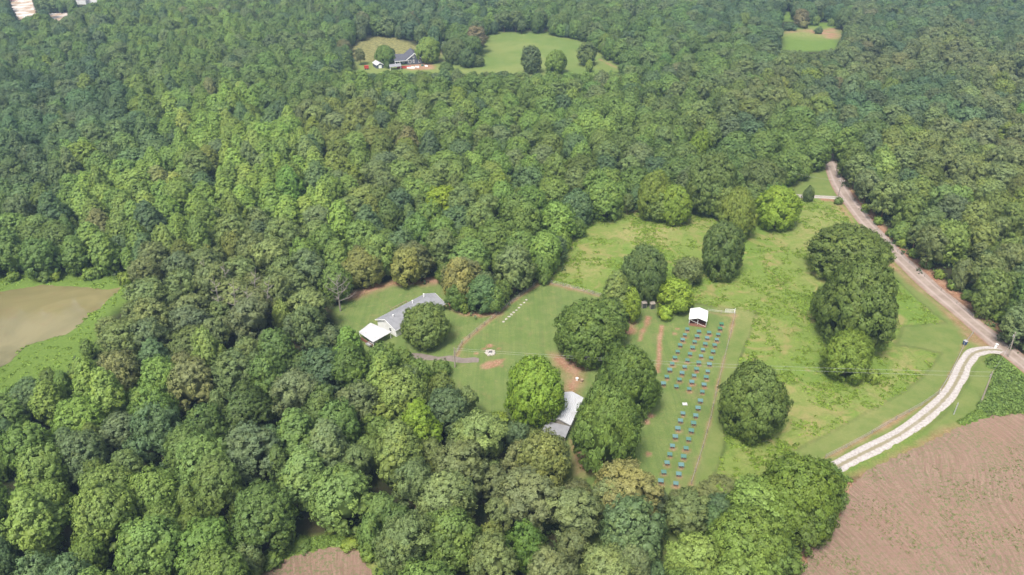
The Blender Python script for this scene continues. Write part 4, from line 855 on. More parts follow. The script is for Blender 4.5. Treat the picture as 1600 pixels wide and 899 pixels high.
# ------------------------------------------------------------------ buildings
def gable_house(root, L, Wd, eave, rise, wall_m, roof_m, over=0.4, trim=None, open_front=False):
    """box walls with gables at both ends of x; origin at floor centre"""
    h = eave; v = [(-L/2, -Wd/2, 0), (L/2, -Wd/2, 0), (L/2, Wd/2, 0), (-L/2, Wd/2, 0), (-L/2, -Wd/2, h), (L/2, -Wd/2, h), (L/2, Wd/2, h), (-L/2, Wd/2, h), (-L/2, 0, h + rise), (L/2, 0, h + rise)]
    f = [(0, 1, 5, 4), (2, 3, 7, 6), (1, 2, 6, 9, 5)] + ([] if open_front else [(3, 0, 4, 8, 7)])
    mesh_obj('wall', v, f, wall_m, root)
    k = rise / (Wd / 2); lo = h - over * k; e = Wd / 2 + over; x = L / 2 + over; rf = MB()
    rf.slab([(-x, -e, lo + 0.14), (x, -e, lo + 0.14), (x, 0, h + rise + 0.14), (-x, 0, h + rise + 0.14)], 0.12)
    rf.slab([(x, e, lo + 0.14), (-x, e, lo + 0.14), (-x, 0, h + rise + 0.14), (x, 0, h + rise + 0.14)], 0.12)
    r = rf.build('roof', roof_m, root)
    if trim:
        for sx in (-1, 1):
            for sy in (-1, 1):
                a, b = Vector((sx * (x + 0.03), sy * e, lo)), Vector((sx * (x + 0.03), 0, h + rise))
                c = (a + b) / 2; MB().box(c, (0.06, (b - a).length, 0.24), 0, math.atan2(b.z - a.z, b.y - a.y)).build('barge_board', trim, r)
        for sy in (-1, 1): MB().box((0, sy * (e + 0.02), lo + 0.02), (2 * x, 0.06, 0.18)).build('gutter', trim, r)
    return r
def window(root, x, y, z, w_, h_, ax='y', sgn=1):
    """ax = the direction the window faces"""
    fr, pn = MB(), MB(); o = 0.04 * sgn
    if ax == 'y':
        fr.box((x, y + o, z + h_ / 2), (w_, 0.07, 0.1)).box((x, y + o, z - h_ / 2), (w_, 0.07, 0.1)).box((x - w_ / 2, y + o, z), (0.1, 0.07, h_ - 0.1)).box((x + w_ / 2, y + o, z), (0.1, 0.07, h_ - 0.1)).box((x, y + o, z), (w_ - 0.1, 0.05, 0.05))
        pn.box((x, y + o * 0.4, z), (w_ - 0.1, 0.03, h_ - 0.1))
    else:
        fr.box((x + o, y, z + h_ / 2), (0.07, w_, 0.1)).box((x + o, y, z - h_ / 2), (0.07, w_, 0.1)).box((x + o, y - w_ / 2, z), (0.07, 0.1, h_ - 0.1)).box((x + o, y + w_ / 2, z), (0.07, 0.1, h_ - 0.1)).box((x + o, y, z), (0.05, w_ - 0.1, 0.05))
        pn.box((x + o * 0.4, y, z), (0.03, w_ - 0.1, h_ - 0.1))
    f = fr.build('window', M['trim'], root); pn.build('pane', M['glass'], f)
# ranch house: near long wall from L0 to R0
L0, R0 = at(619.5, 526.8), at(693.6, 486.0); B0 = at(588.7, 499.4, 2.6)
ux = (R0 - L0).normalized(); uy = Vector((-ux.y, ux.x, 0)); Lh = (R0 - L0).length; Wh = max(7.0, min(11.0, (B0 - L0).dot(uy)))
print('ranch', Lh, Wh)
cen = L0 + ux * Lh / 2 + uy * Wh / 2; az = math.atan2(ux.y, ux.x)
rh = thing('ranch_house', 'long white ranch house with a grey shingle roof behind the yard oak', 'house', (cen.x, cen.y, 0), az)
rf = gable_house(rh, Lh, Wh, 2.6, 1.7, M['white_siding'], M['shingle'], 0.45, M['trim'])
for dx in (-Lh * 0.34, -Lh * 0.12, Lh * 0.1, Lh * 0.34):
    window(rh, dx, -Wh / 2, 1.5, 1.4, 1.2, 'y', -1); window(rh, dx, Wh / 2, 1.5, 1.2, 1.1, 'y', 1)
window(rh, -Lh / 2, -Wh * 0.2, 1.5, 1.0, 1.1, 'x', -1); window(rh, Lh / 2, Wh * 0.15, 1.5, 1.1, 1.1, 'x', 1)
MB().box((0.5, -Wh / 2 - 0.03, 1.05), (1.0, 0.08, 2.05)).build('door', M['wood_red'], rh)
for dx, dy in ((-Lh * 0.38, -0.5), (Lh * 0.36, 1.6), (Lh * 0.1, 1.2)):
    v_ = MB().tube([(dx, dy, 3.6), (dx, dy, 4.75)], 0.14, 8); v_.tube([(dx, dy, 4.75), (dx, dy, 4.9)], 0.22, 8); v_.build('roof_vent', M['trim'], rf)
# back deck with railing
dk = thing('deck', 'small wooden deck with a railing behind the ranch house', 'deck', (cen + uy * (Wh / 2 + 1.75) + ux * Lh * 0.06)[:], az)
MB().box((0, 0, 0.45), (6.4, 2.6, 0.12)).build('floor', M['wood_deck'], dk)
for x in (-3.1, -1.0, 1.0, 3.1): MB().box((x, 1.2, 0.7), (0.12, 0.12, 1.4)).build('post', M['wood_deck'], dk)
MB().box((0, 1.2, 1.42), (6.4, 0.14, 0.06)).box((-3.13, 0, 1.42), (0.1, 2.5, 0.06)).box((3.13, 0, 1.42), (0.1, 2.5, 0.06)).box((0, 1.2, 0.95), (6.2, 0.05, 0.06)).build('railing', M['wood_deck'], dk)
# carport at its left end
c0 = [at(579, 504.5, 2.45), at(612, 518.6, 2.25), at(583, 535, 2.2), at(560, 519, 2.35)]
cp = thing('carport', 'pale flat-roofed metal carport joined to the left end of the ranch house', 'carport', (sum((p.x for p in c0)) / 4, sum((p.y for p in c0)) / 4, 0), 0)
o_ = Vector(cp.location); q = [p - o_ for p in c0]
MB().slab(q, 0.12).build('roof', M['carport_metal'], cp)
for p in q:
    p2 = p * 0.93; MB().box((p2.x, p2.y, (p.z - 0.14) / 2), (0.14, 0.14, p.z - 0.16)).build('post', M['trim'], cp)
e1, e2 = q[2], q[3]; md = (e1 + e2) * 0.47
MB().box((md.x, md.y, 0.5), ((e1 - e2).length * 0.85, 0.08, 1.0), math.atan2(e1.y - e2.y, e1.x - e2.x)).build('low_wall', M['wood_red'], cp)
tagp = at(584, 536, 0.0)
bb = thing('trailer', 'dark low utility trailer parked at the near corner of the carport', 'trailer', (tagp.x - 0.3, tagp.y - 1.2, 0), az)
MB().box((0, 0, 0.75), (3.0, 1.7, 0.1)).box((0, 0.82, 0.95), (3.0, 0.06, 0.35)).box((0, -0.82, 0.95), (3.0, 0.06, 0.35)).box((-1.47, 0, 0.95), (0.06, 1.6, 0.35)).build('bed', M['galv'], bb)
for sy in (-0.95, 0.95): MB().tube([(0, sy - 0.1, 0.35), (0, sy + 0.1, 0.35)], 0.35, 14).build('wheel', M['black'], bb)
MB().tube([(1.5, 0, 0.7), (2.6, 0, 0.5)], 0.05, 6).build('tow_bar', M['galv'], bb)
# metal barn
a0, a1 = at(893.5, 613.5, 3.5), at(873, 655, 3.5)
ax_ = (a1 - a0); Lb = ax_.length; azb = math.atan2(ax_.y, ax_.x); cb = (a0 + a1) / 2
print('barn', Lb)
bn = thing('metal_barn', 'grey metal-roofed barn half hidden between two yard oaks', 'barn', (cb.x, cb.y, 0), azb)
gable_house(bn, Lb * 0.96, 5.4, 2.6, 1.0, M['wood_grey'], M['grey_metal'], 0.3, M['galv'])
MB().slab([(Lb / 2 + 0.2, -2.9, 2.3), (Lb / 2 + 4.0, -2.9, 1.95), (Lb / 2 + 4.0, 2.9, 1.95), (Lb / 2 + 0.2, 2.9, 2.3)], 0.1).build('lean_to_roof', M['shingle'], bn)
for sy in (-2.7, 2.7): MB().box((Lb / 2 + 3.8, sy, 0.9), (0.16, 0.16, 1.8)).build('post', M['wood_grey'], bn)
MB().box((-Lb / 2 + 0.1, 0, 1.2), (0.1, 2.8, 2.4)).build('door', M['wood_red'], bn)
# white-roofed open shed above the coops
f1, f2, b2 = at(1075.8, 508.9), at(1102.6, 512.6), at(1110, 498.0)
uf = (f2 - f1).normalized(); ub = Vector((-uf.y, uf.x, 0)); Ws = (f2 - f1).length; Ds = (b2 - f2).dot(ub)
print('shed', Ws, Ds)
cs = (f1 + f2) / 2 + ub * Ds / 2; azs = math.atan2(ub.y, ub.x)
sh = thing('open_shed', 'white-roofed shed with an open red-brown front above the coop rows', 'shed', (cs.x, cs.y, 0), azs)
gable_house(sh, Ds, Ws, 2.3, 0.75, M['white_metal'], M['white_metal'], 0.12, M['trim'], open_front=True)
MB().box((Ds / 2 - 0.08, 0, 1.1), (0.06, Ws - 0.1, 2.2)).build('back_panel', M['wood_red'], sh)
MB().box((0, 0, 0.03), (Ds - 0.1, Ws - 0.1, 0.06)).build('floor', M['wood_red'], sh)
for y_ in (-Ws / 2 + 0.06, 0, Ws / 2 - 0.06): MB().box((-Ds / 2 + 0.08, y_, 1.15), (0.1, 0.1, 2.3)).build('post', M['trim'], sh)
MB().box((-Ds / 2 + 0.02, 0, 0.4), (0.06, Ws, 0.7)).build('front_board', M['wood_red'], sh)
MB().tube([(-Ds / 2 - 0.05, -Ws / 2, 0.4), (-Ds / 2 - 0.05, Ws / 2, 2.1)], 0.035, 5).build('brace', M['trim'], sh)
MB().box((-Ds * 0.1, Ws * 0.15, 1.6), (1.0, 1.4, 0.5)).build('shelf', M['galv'], sh)
rise_k = 0.75 / (Ws / 2)
MB().slab([(Ds * 0.18, -Ws * 0.12, 3.05 - Ws * 0.12 * rise_k + 0.20), (Ds * 0.42, -Ws * 0.12, 3.05 - Ws * 0.12 * rise_k + 0.20), (Ds * 0.42, -Ws * 0.42, 3.05 - Ws * 0.42 * rise_k + 0.20), (Ds * 0.18, -Ws * 0.42, 3.05 - Ws * 0.42 * rise_k + 0.20)], 0.03).build('roof_patch', M['grey_metal'], sh)
# two small grey sheds in the tree gap
for i, (x, y, lab) in enumerate(((1006, 481, 'left one of two small grey wooden pens below the dark round oak'), (1019, 482, 'right one of two small grey wooden pens below the dark round oak'))):
    P = at(x, y); t = thing('wooden_pen', lab, 'pen', (P.x, P.y, 0), 0.25, 'small wooden pens')
    MB().slab([(-0.8, -0.6, 1.75), (0.8, -0.6, 1.75), (0.8, 0.7, 2.05), (-0.8, 0.7, 2.05)], 0.07).build('roof', M['wood_grey'], t)
    MB().box((-0.65, 0, 0.9), (0.08, 1.0, 1.75)).box((0.65, 0, 0.9), (0.08, 1.0, 1.75)).box((0, 0.5, 0.95), (1.25, 0.08, 1.85)).build('wall', M['wood_grey'], t)
    MB().box((0, -0.47, 0.85), (1.15, 0.05, 1.6)).build('door', M['mesh_dark'], t)
# coops
def make_coop(lid):
    t = bpy.data.objects.new('coop', None); link(t)
    MB().slab([(-0.72, -0.62, 0.92), (0.72, -0.62, 0.92), (0.72, 0.62, 1.06), (-0.72, 0.62, 1.06)], 0.06).build('lid', lid, t)
    b = MB(); b.box((0, 0, 0.62), (1.12, 0.9, 0.5)); b.build('cage', M['mesh_dark'], t)
    f = MB()
    for z in (0.38, 0.88): f.box((0, -0.47, z), (1.2, 0.05, 0.06)).box((0, 0.47, z), (1.2, 0.05, 0.06))
    f.build('frame', M['wood_grey'], t)
    for sx in (-0.58, 0.58):
        for sy in (-0.46, 0.46): MB().box((sx, sy, 0.44), (0.08, 0.08, 0.88)).build('leg', M['wood_grey'], t)
    MB().box((0, -0.5, 0.6), (0.4, 0.04, 0.4)).build('door', M['wood_red'], t)
    return t
protos = [make_coop(M['teal']), make_coop(M['teal_blue']), make_coop(M['green'])]
ROWN = ['leftmost row', 'second row from the left', 'third row from the left', 'row nearest the fence', 'short lower row']
used = [False] * 3; rr_ = random.Random(9)
for ri, row in enumerate(ROWS):
    for k, (x, y) in enumerate(row):
        pi = 2 if (ri == 3 and k < 2) else rr_.choice((0, 0, 1)) if ri < 3 else rr_.choice((0, 1, 1))
        src = protos[pi]
        if not used[pi]: o = src; used[pi] = True; fresh = True
        else:
            o = src.copy(); link(o)
            for ch in src.children: c2_ = ch.copy(); link(c2_, o)
        P = at(x, y, 1.0); o.location = (P.x, P.y, 0); o.rotation_euler = (0, 0, -0.12 + rr_.uniform(-0.09, 0.09)); s_ = rr_.uniform(0.76, 0.88); o.scale = (s_, s_, s_)
        lid = ('teal', 'blue-green', 'dark green')[pi]
        pos = 'topmost' if k == 0 else f'{ordinal(k)} from the top' if k < len(row) - 1 else 'bottommost'
        tag(o, f'coop with a {lid} lid, {pos} in the {ROWN[ri]}', 'coop', 'rows of small coops on the mown grass')
# a spare pale lid lying in the grass
P = at(1070, 632); t = MB().slab([(-0.6, -0.5, 0.12), (0.6, -0.5, 0.12), (0.6, 0.5, 0.16), (-0.6, 0.5, 0.16)], 0.06).build('sheet_panel', M['carport_metal']); t.location = P; tag(t, 'pale spare panel lying flat between coop rows', 'panel')
# far slate-blue house
aL, aR = at(636.7, 101.5), at(659.6, 100.0); gw = (aR - aL).length; ug = (aR - aL).normalized()
print('farhouse', gw)
mid_g = (aL + aR) / 2; azg = math.atan2(ug.y, ug.x) + math.pi / 2
fh = thing('slate_house', 'slate-blue gabled house with white windows on the far clearing', 'house', (mid_g.x, mid_g.y, 0), azg + rad(0))
# local x points into the picture away from the gable, y to the left
Lg = 15.0; sub = bpy.data.objects.new('gable_wing', None); link(sub, fh); sub.location = (0, 0, 0)
def shifted(fn, dx, dy):
    pass
h, rise, W2 = 3.4, 3.4, gw / 2
mesh_obj('wall', [(0, -W2, 0), (Lg, -W2, 0), (Lg, W2, 0), (0, W2, 0), (0, -W2, h), (Lg, -W2, h), (Lg, W2, h), (0, W2, h), (0, 0, h + rise), (Lg, 0, h + rise)], [(0, 1, 5, 4), (2, 3, 7, 6), (1, 2, 6, 9, 5), (3, 0, 4, 8, 7)], M['dark_siding'], fh)
r_ = MB(); k_ = rise / W2; e = W2 + 0.5; lo = h - 0.5 * k_
r_.slab([(-0.5, -e, lo + 0.15), (Lg, -e, lo + 0.15), (Lg, 0, h + rise + 0.15), (-0.5, 0, h + rise + 0.15)], 0.14).slab([(Lg, e, lo + 0.15), (-0.5, e, lo + 0.15), (-0.5, 0, h + rise + 0.15), (Lg, 0, h + rise + 0.15)], 0.14)
rf = r_.build('roof', M['shingle_dark'], fh)
for sy in (-1, 1):
    a, b = Vector((-0.55, sy * e, lo)), Vector((-0.55, 0, h + rise)); MB().box((a + b) / 2, (0.1, (b - a).length, 0.45), 0, math.atan2(b.z - a.z, b.y - a.y)).build('barge_board', M['trim'], rf)
for y_, z_, w_, h_ in ((3.0, 1.9, 1.7, 1.9), (0.6, 1.9, 0.9, 1.9), (-2.9, 1.9, 1.1, 1.9), (0.6, 4.7, 0.9, 1.4)):
    p_ = MB().box((-0.06, y_, z_), (0.06, w_, h_)); fo = p_.build('window', M['trim'], fh)
    MB().box((-0.10, y_, z_), (0.04, w_ - 0.4, h_ - 0.4)).build('pane', M['glass'], fo)
# left wing: lower roof with porch
wl = MB(); wl.add([(2, W2, 0), (10, W2, 0), (10, W2 + 7.6, 0), (2, W2 + 7.6, 0), (2, W2, 3), (10, W2, 3), (10, W2 + 7.6, 3), (2, W2 + 7.6, 3), (6, W2 + 7.6, 5.4), (6, W2, 5.4)], [(0, 4, 7, 3), (1, 2, 6, 5), (2, 3, 7, 8, 6)]); wl.build('wall', M['dark_siding'], fh)
MB().slab([(-0.3, W2 - 1.5, 2.7), (-0.3, W2 + 8.1, 2.7), (6, W2 + 8.1, 5.6), (6, W2 - 1.5, 5.6)], 0.14).slab([(10.5, W2 - 1.5, 3.0), (6, W2 - 1.5, 5.6), (6, W2 + 8.1, 5.6), (10.5, W2 + 8.1, 3.0)], 0.14).build('roof', M['shingle_dark'], fh)
MB().box((-0.35, W2 + 3.4, 2.6), (0.1, 9.0, 0.3)).build('gutter', M['trim'], fh)
for y_ in (W2 + 7.6, W2 + 4.6): MB().box((-0.1, y_, 1.25), (0.3, 0.3, 2.5)).build('porch_post', M['trim'], fh)
for y_ in (W2 + 2.2, W2 + 5.4):
    fo = MB().box((1.95, y_, 1.6), (0.08, 1.1, 1.7)).build('window', M['trim'], fh); MB().box((1.9, y_, 1.6), (0.05, 0.7, 1.3)).build('pane', M['glass'], fo)
bpy.data.objects.remove(sub)
P = at(630.5, 108.0); d_ = thing('wooden_deck', 'dark red wooden deck in front of the slate-blue house', 'deck', (P.x, P.y + 3, 0), 0.1)
MB().box((0, 0, 0.8), (8.5, 4.0, 0.15)).build('floor', M['shingle'], d_); MB().box((0, -2.0, 0.9), (8.5, 0.1, 1.6)).box((4.2, 0, 0.9), (0.1, 4, 1.6)).build('railing', M['red'], d_)
P = at(618, 108.5); s_ = thing('lean_to', 'low grey-roofed shelter left of the red deck', 'shelter', (P.x, P.y, 0), 0.2)
MB().slab([(-3.6, -2.4, 2.0), (3.6, -2.4, 2.3), (3.6, 2.4, 2.9), (-3.6, 2.4, 2.6)], 0.12).build('roof', M['shingle'], s_)
for x in (-3.2, 3.2):
    for y in (-2.1, 2.1): MB().box((x, y, 1.05), (0.2, 0.2, 2.1)).build('post', M['trim'], s_)
P = at(591, 105); s_ = thing('garden_shed', 'grey-roofed dark shed with a white door on the far clearing', 'shed', (P.x, P.y, 0), rad(118))
gable_house(s_, 7.5, 4.2, 2.2, 1.1, M['dark_siding'], M['grey_metal'], 0.25, M['trim'])
MB().box((-3.8, 0, 1.0), (0.1, 1.9, 1.9)).build('door', M['trim'], s_)
P = at(573, 108.5); s_ = thing('box_trailer', 'small red box trailer on the far clearing', 'trailer', (P.x, P.y, 0), 0.1)
MB().box((0, 0, 1.35), (2.6, 1.6, 1.7)).build('body', M['red'], s_); MB().box((0, 0, 2.23), (2.7, 1.7, 0.08)).build('roof', M['red'], s_)
for sx in (-0.7, 0.7):
    for sy in (-0.85, 0.85): MB().tube([(sx, sy - 0.1, 0.35), (sx, sy + 0.1, 0.35)], 0.35, 12).build('wheel', M['black'], s_)
# belongings on the soil before the far house
for i, (x, y, w_, d2, m_, lab) in enumerate(((642, 107.3, 4.8, 1.6, 'trim', 'long white tarp-covered pile before the far house'), (652, 106, 2.4, 1.2, 'trim', 'short white covered pile before the far house'), (666, 104.6, 2.0, 0.8, 'trim', 'white crate stack on the soil right of the far house'), (660, 103.3, 1.5, 1.0, 'teal', 'green covered heap right of the far house'))):
    P = at(x, y); b = MB(); r = random.Random(i)
    for k in range(5): b.box(((k - 2) * w_ / 5, r.uniform(-0.1, 0.1), 0.35 + r.uniform(0, 0.25)), (w_ / 5 * 1.02, d2 * r.uniform(0.7, 1), 0.7 + r.uniform(0, 0.4)), r.uniform(-0.1, 0.1))
    o = b.build('covered_pile', M[m_]); o.location = P; tag(o, lab, 'pile', 'piles before the far house')
# red-roofed hut and white roofs at the top of the picture
P = at(1313, 39); s_ = thing('hut', 'red-roofed hut at the far right clearing', 'hut', (P.x, P.y, 0), 0.3)
gable_house(s_, 8.5, 6, 2.6, 1.6, M['wood_grey'], M['red'], 0.4)
P = at(1300.5, 41.5); pz = MB().tube([(0, 0, 0), (0, 0, 2.6)], 0.35, 8).tube([(0, 0, 2.6), (0, 0, 2.8)], 0.2, 8).build('tank', M['trim']); pz.location = P; tag(pz, 'white upright tank beside the red-roofed hut', 'tank')
for i, (x, y, L_, Wd_, rz, lab) in enumerate(((143, 3, 34, 14, 0.15, 'long white-roofed farm building right of the other at the far left'), (124, 6, 14, 9, 0.15, 'short white-roofed farm building at the far left'))):
    P = at(x, y); s_ = thing('farm_building', lab, 'farm building', (P.x, P.y, 0), rz, 'far farm buildings'); gable_house(s_, L_, Wd_, 4.5, 2.2, M['white_siding'], M['white_metal'], 0.4)
P = at(22, 0); s_ = thing('red_barn', 'dark red barn by the bare soil at the far left', 'barn', (P.x, P.y, 0), 0.2); gable_house(s_, 9, 6, 3, 1.8, M['red'], M['shingle'], 0.4)

# ------------------------------------------------------------------ poles, wires, fences
def pole(px_, py_, H, label, arm=False, az=0.0, lean=0.0):
    P = at(px_, py_); t = thing('utility_pole', label, 'utility pole', (P.x, P.y, 0), az, 'utility poles')
    MB().tube([(0, 0, 0), (lean * 0.5, 0, H * 0.5), (lean, 0, H)], [0.19, 0.16, 0.12], 10).build('post', M['pole'], t)
    if arm:
        MB().box((lean, 0.16, H - 0.7), (2.4, 0.1, 0.12)).build('crossarm', M['pole'], t)
        for x in (-1.05, -0.45, 0.45, 1.05): MB().tube([(lean + x, 0.16, H - 0.63), (lean + x, 0.16, H - 0.4)], 0.06, 6).build('insulator', M['trim'], t)
    else:
        MB().tube([(lean, 0.2, H - 1.6), (lean, 0.2, H - 0.9)], 0.17, 10).build('transformer', M['galv'], t)
    return P
p1 = pole(711, 574, 6.2, 'low utility pole by the grey path in the yard')
p2 = pole(1533, 628, 9.2, 'utility pole at the vine thicket beside the gravel driveway')
p3 = pole(1575, 558, 8.0, 'utility pole at the mouth of the gravel driveway', lean=-0.6)
p4 = pole(1309, 311, 8.0, 'utility pole with a crossarm beside the side driveway', True)
MB().tube([(0, 0, 0), (0.1, 0, 3.6)], 0.12, 8).build('pole', M['galv']).location = at(1490, 648)
o = COL.objects[-1]; o.name = 'gate_post'; tag(o, 'pale lone post on the right side of the gravel driveway', 'post')
def wire(a, b, sag, label, r=0.015):
    a, b = Vector(a), Vector(b); pts = []
    for i in range(25):
        t = i / 24; p = a.lerp(b, t); p.z -= sag * 4 * t * (1 - t); pts.append(p)
    o = MB().tube(pts, r, 5).build('power_line', M['wire']); tag(o, label, 'power line', 'overhead wires')
wire((p1.x, p1.y, 6.1), (p2.x, p2.y, 9.1), 1.2, 'upper wire from the yard pole across the coops to the driveway pole')
wire((p1.x, p1.y + 0.2, 5.4), (p2.x, p2.y + 0.2, 7.7), 1.2, 'lower wire from the yard pole across the coops to the driveway pole')
wire((p2.x, p2.y, 9.0), (p3.x, p3.y, 7.9), 0.4, 'short wire joining the two poles at the gravel driveway')
q = at(1232, 300)
wire((p4.x, p4.y, 7.6), (q.x, q.y, 8.2), 0.5, 'wire from the crossarm pole into the trees by the side driveway')
def fence(pts, label, n_rail=2, step=4.5, H=1.25, m=M['wood_grey'], rail_m=M['galv'], rail=0.022):
    P = [at(x, y) for x, y in pts]; root = thing('wire_fence', label, 'fence', P[0][:]); o0 = P[0]
    posts = []
    for a, b in zip(P[:-1], P[1:]):
        k = max(1, round((b - a).length / step))
        for i in range(k): posts.append(a.lerp(b, i / k) - o0)
    posts.append(P[-1] - o0)
    pm = None
    for i, p in enumerate(posts[:95]):
        if pm is None: po = MB().tube([(0, 0, -0.1), (0, 0, H)], 0.085, 6).build('post', m, root); pm = po.data
        else: po = bpy.data.objects.new('post', pm); link(po, root)
        po.location = p; po.rotation_euler = (random.uniform(-0.05, 0.05), random.uniform(-0.05, 0.05), 0)
    for z in [H * (0.95 - 0.36 * i) for i in range(n_rail)]:
        MB().tube([p + Vector((0, 0, z)) for p in posts], rail, 4).build('wire', rail_m, root)
fence([(845,440),(812,464),(780,490),(745,518),(722,538),(712,556)], 'wire fence with grey posts between ranch lawn and mown yard', 3, 3.6)
fence([(845,440),(880,448),(912,456),(940,464)], 'overgrown fence between the mown yard and the pasture', 3, 4.0)
fence([(1105,488),(1148,493),(1142,520),(1132,560),(1122,600),(1110,655),(1098,700),(1080,757)], 'wire fence along the right side of the coop rows', 2, 5.0, 1.1)
fence([(1520,522),(1506,540),(1496,563),(1482,590),(1467,615),(1440,634),(1400,656),(1362,678),(1322,700),(1290,716)], 'wire fence on the pasture side of the gravel driveway', 3, 6.5, 1.2)
fence([(1345,330),(1385,377),(1420,412),(1470,455),(1520,497)], 'old fence at the pasture edge of the dirt road', 2, 9.0, 1.2)
P = at(1140, 489); g_ = thing('farm_gate', 'white pipe gate at the top corner of the coop fence', 'gate', P[:], -0.1)
fr = MB()
for z in (0.25, 0.7, 1.2): fr.tube([(-1.3, 0, z), (1.3, 0, z)], 0.045, 6)
for x in (-1.3, 1.3): fr.tube([(x, 0, 0.2), (x, 0, 1.25)], 0.05, 6)
fr.build('frame', M['trim'], g_); MB().tube([(1.45, 0, 0), (1.45, 0, 1.6)], 0.09, 8).build('post', M['trim'], g_)
P = at(1467, 617); g_ = MB().tube([(0, 0, 0), (0, 0, 1.7)], [0.16, 0.14], 8).build('corner_post', M['stone']); g_.location = P; tag(g_, 'pale stout corner post of the driveway fence', 'post')
# blue bin and mailbox
P = at(1507, 539); b_ = thing('waste_bin', 'dark blue waste bin with a pale lid at the fence end', 'bin', P[:], 0.4)
MB().add([(-0.3, -0.32, 0.08), (0.3, -0.32, 0.08), (0.3, 0.32, 0.08), (-0.3, 0.32, 0.08), (-0.42, -0.45, 1.25), (0.42, -0.45, 1.25), (0.42, 0.45, 1.25), (-0.42, 0.45, 1.25)], [(3, 2, 1, 0), (0, 1, 5, 4), (1, 2, 6, 5), (2, 3, 7, 6), (3, 0, 4, 7), (4, 5, 6, 7)]).build('body', M['blue'], b_)
MB().box((0, 0, 1.31), (0.92, 0.98, 0.09), 0, 0.08).build('lid', M['galv'], b_)
for s in (-0.33, 0.33): MB().tube([(s - 0.04, 0.36, 0.14), (s + 0.04, 0.36, 0.14)], 0.14, 10).build('wheel', M['black'], b_)
P = at(1556, 544); b_ = thing('mailbox', 'white mailbox on a post by the dirt road', 'mailbox', P[:], 0.7)
MB().box((0, 0, 0.55), (0.12, 0.12, 1.1)).build('post', M['wood_grey'], b_)
b = MB(); prof = [(-0.17, 1.1), (0.17, 1.1), (0.17, 1.3), (0.12, 1.42), (0, 1.47), (-0.12, 1.42), (-0.17, 1.3)]
b.add([(x, -0.35, z) for x, z in prof] + [(x, 0.35, z) for x, z in prof], [tuple(range(7)), tuple(range(13, 6, -1))] + [(i, i + 7, (i + 1) % 7 + 7, (i + 1) % 7) for i in range(7)]); b.build('box', M['trim'], b_)
MB().box((0.45, 0.05, 0.95), (0.4, 0.5, 0.4)).build('paper_holder', M['black'], b_); MB().box((-0.42, 0, 0.5), (0.5, 0.5, 0.7)).build('base_block', M['trim'], b_)
# small things on the grass
rr_ = random.Random(4)
def rock(name, x, y, w_, h_, seed, label, cat, group, mtl=M['stone']):
    r = np.random.default_rng(seed); L = lumps(r); v = ICO_V * (1 + 0.22 * L(ICO_V * 1.4))[:, None] * np.array([w_ / 2, w_ / 2 * r.uniform(0.7, 1), h_]); v[:, 2] = np.maximum(v[:, 2], -0.02)
    P = at(x, y); o = mesh_obj(name, v, ICO_F.tolist(), mtl); o.location = (P.x, P.y, 0.02); o.rotation_euler = (0, 0, r.uniform(0, 6)); tag(o, label, cat, group); return o
st_px = [(822.6,468.8),(819,473),(814,476.5),(811,481),(807,485),(802.6,488.3),(799,491.7),(795.4,495),(791,498.7),(786.7,503)]
for i, (x, y) in enumerate(st_px):
    rock('stepping_stone', x, y, rr_.uniform(0.7, 1.15), 0.12, i, f'pale flat stone, {"farthest" if i == 0 else ordinal(i) + " from the far end"} in the row beside the yard fence', 'stone', 'row of flat stones in the yard')
P = at(766, 552); fp = thing('fire_pit', 'ring of white rocks with ash and charred wood in the yard', 'fire pit', P[:])
for i in range(16):
    a = i * 0.3927 + rr_.uniform(-0.1, 0.1); r = np.random.default_rng(i + 60); v = ICO_V * (1 + 0.25 * lumps(r)(ICO_V))[:, None] * np.array([0.38, 0.3, 0.26]) * r.uniform(0.8, 1.2)
    o = mesh_obj('rock', v, ICO_F.tolist(), M['stone'], fp); R_ = rr_.uniform(0.95, 1.3); o.location = (math.cos(a) * R_, math.sin(a) * R_, 0.15)
am = worn('wood_ash', (0.50, 0.48, 0.45), (0.25, 0.23, 0.21), 2.0, 0.95)
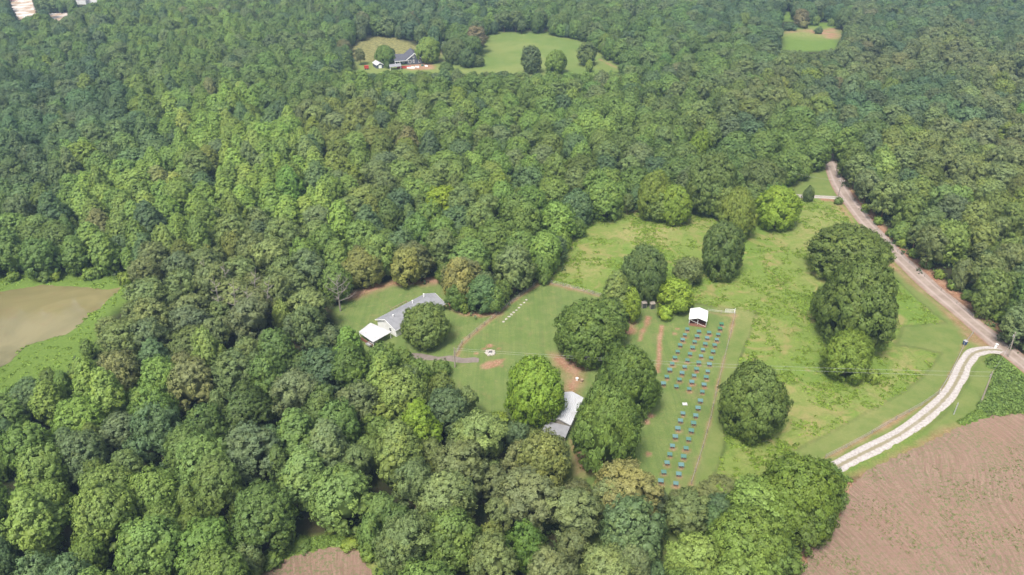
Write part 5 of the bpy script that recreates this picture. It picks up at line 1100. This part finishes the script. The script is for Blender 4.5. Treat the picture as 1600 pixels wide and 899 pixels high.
v = ICO_V * np.array([1.15, 1.15, 0.28]); v[:, 2] = np.maximum(v[:, 2], 0.01); mesh_obj('ash_bed', v, ICO_F.tolist(), am, fp)
for k in range(4): MB().tube([(-0.5 + 0.3 * k, -0.3, 0.3), (-0.1 + 0.2 * k, 0.4, 0.42)], 0.07, 6).build('charred_log', M['black'], fp)
for i, (x, y, mtl, lab) in enumerate(((901.5, 594.5, 'trim', 'white bucket on the red dirt behind the metal barn'), (909, 596.5, 'wood_deck', 'tan feed bucket beside the white bucket on red dirt'))):
    P = at(x, y); o = MB().tube([(0, 0, 0), (0, 0, 0.75)], [0.32, 0.4], 12).build('bucket', M[mtl]); o.location = P; tag(o, lab, 'bucket')
P = at(976, 507); o = thing('oil_drum', 'rusty drum on the bare soil under the light green tree', 'drum', P[:]); MB().tube([(0, 0, 0), (0, 0, 0.9)], 0.32, 14).build('body', M['red'], o); MB().tube([(0, 0, 0.9), (0, 0, 0.95)], 0.34, 14).build('rim', M['galv'], o)
P = at(975, 552.5); rock('white_stone', 975, 552.5, 0.4, 0.3, 80, 'small white stone alone on the mown grass', 'stone', None)
# white shore marker by the pond
P = at(61, 438.5); o = MB().tube([(0, 0, 0), (0, 0, 1.6)], 0.16, 8).tube([(0, 0, 1.6), (0, 0, 1.75)], 0.22, 8).build('marker_post', M['trim']); o.location = P; tag(o, 'short white marker post under shrubs behind the pond', 'post')

# ------------------------------------------------------------------ haze
if HAZE > 0:
    hm = bpy.data.materials.new('haze_air'); hm.use_nodes = True; t = hm.node_tree; t.nodes.clear()
    pv = t.nodes.new('ShaderNodeVolumePrincipled'); pv.inputs['Color'].default_value = (0.50, 0.73, 1.0, 1); pv.inputs['Density'].default_value = HAZE; pv.inputs['Anisotropy'].default_value = 0.2
    ou = t.nodes.new('ShaderNodeOutputMaterial'); t.links.new(pv.outputs[0], ou.inputs['Volume'])
    hz = MB().box((0, 1500, 63), (8200, 6400, 132)).build('haze', hm); hz['kind'] = 'stuff'
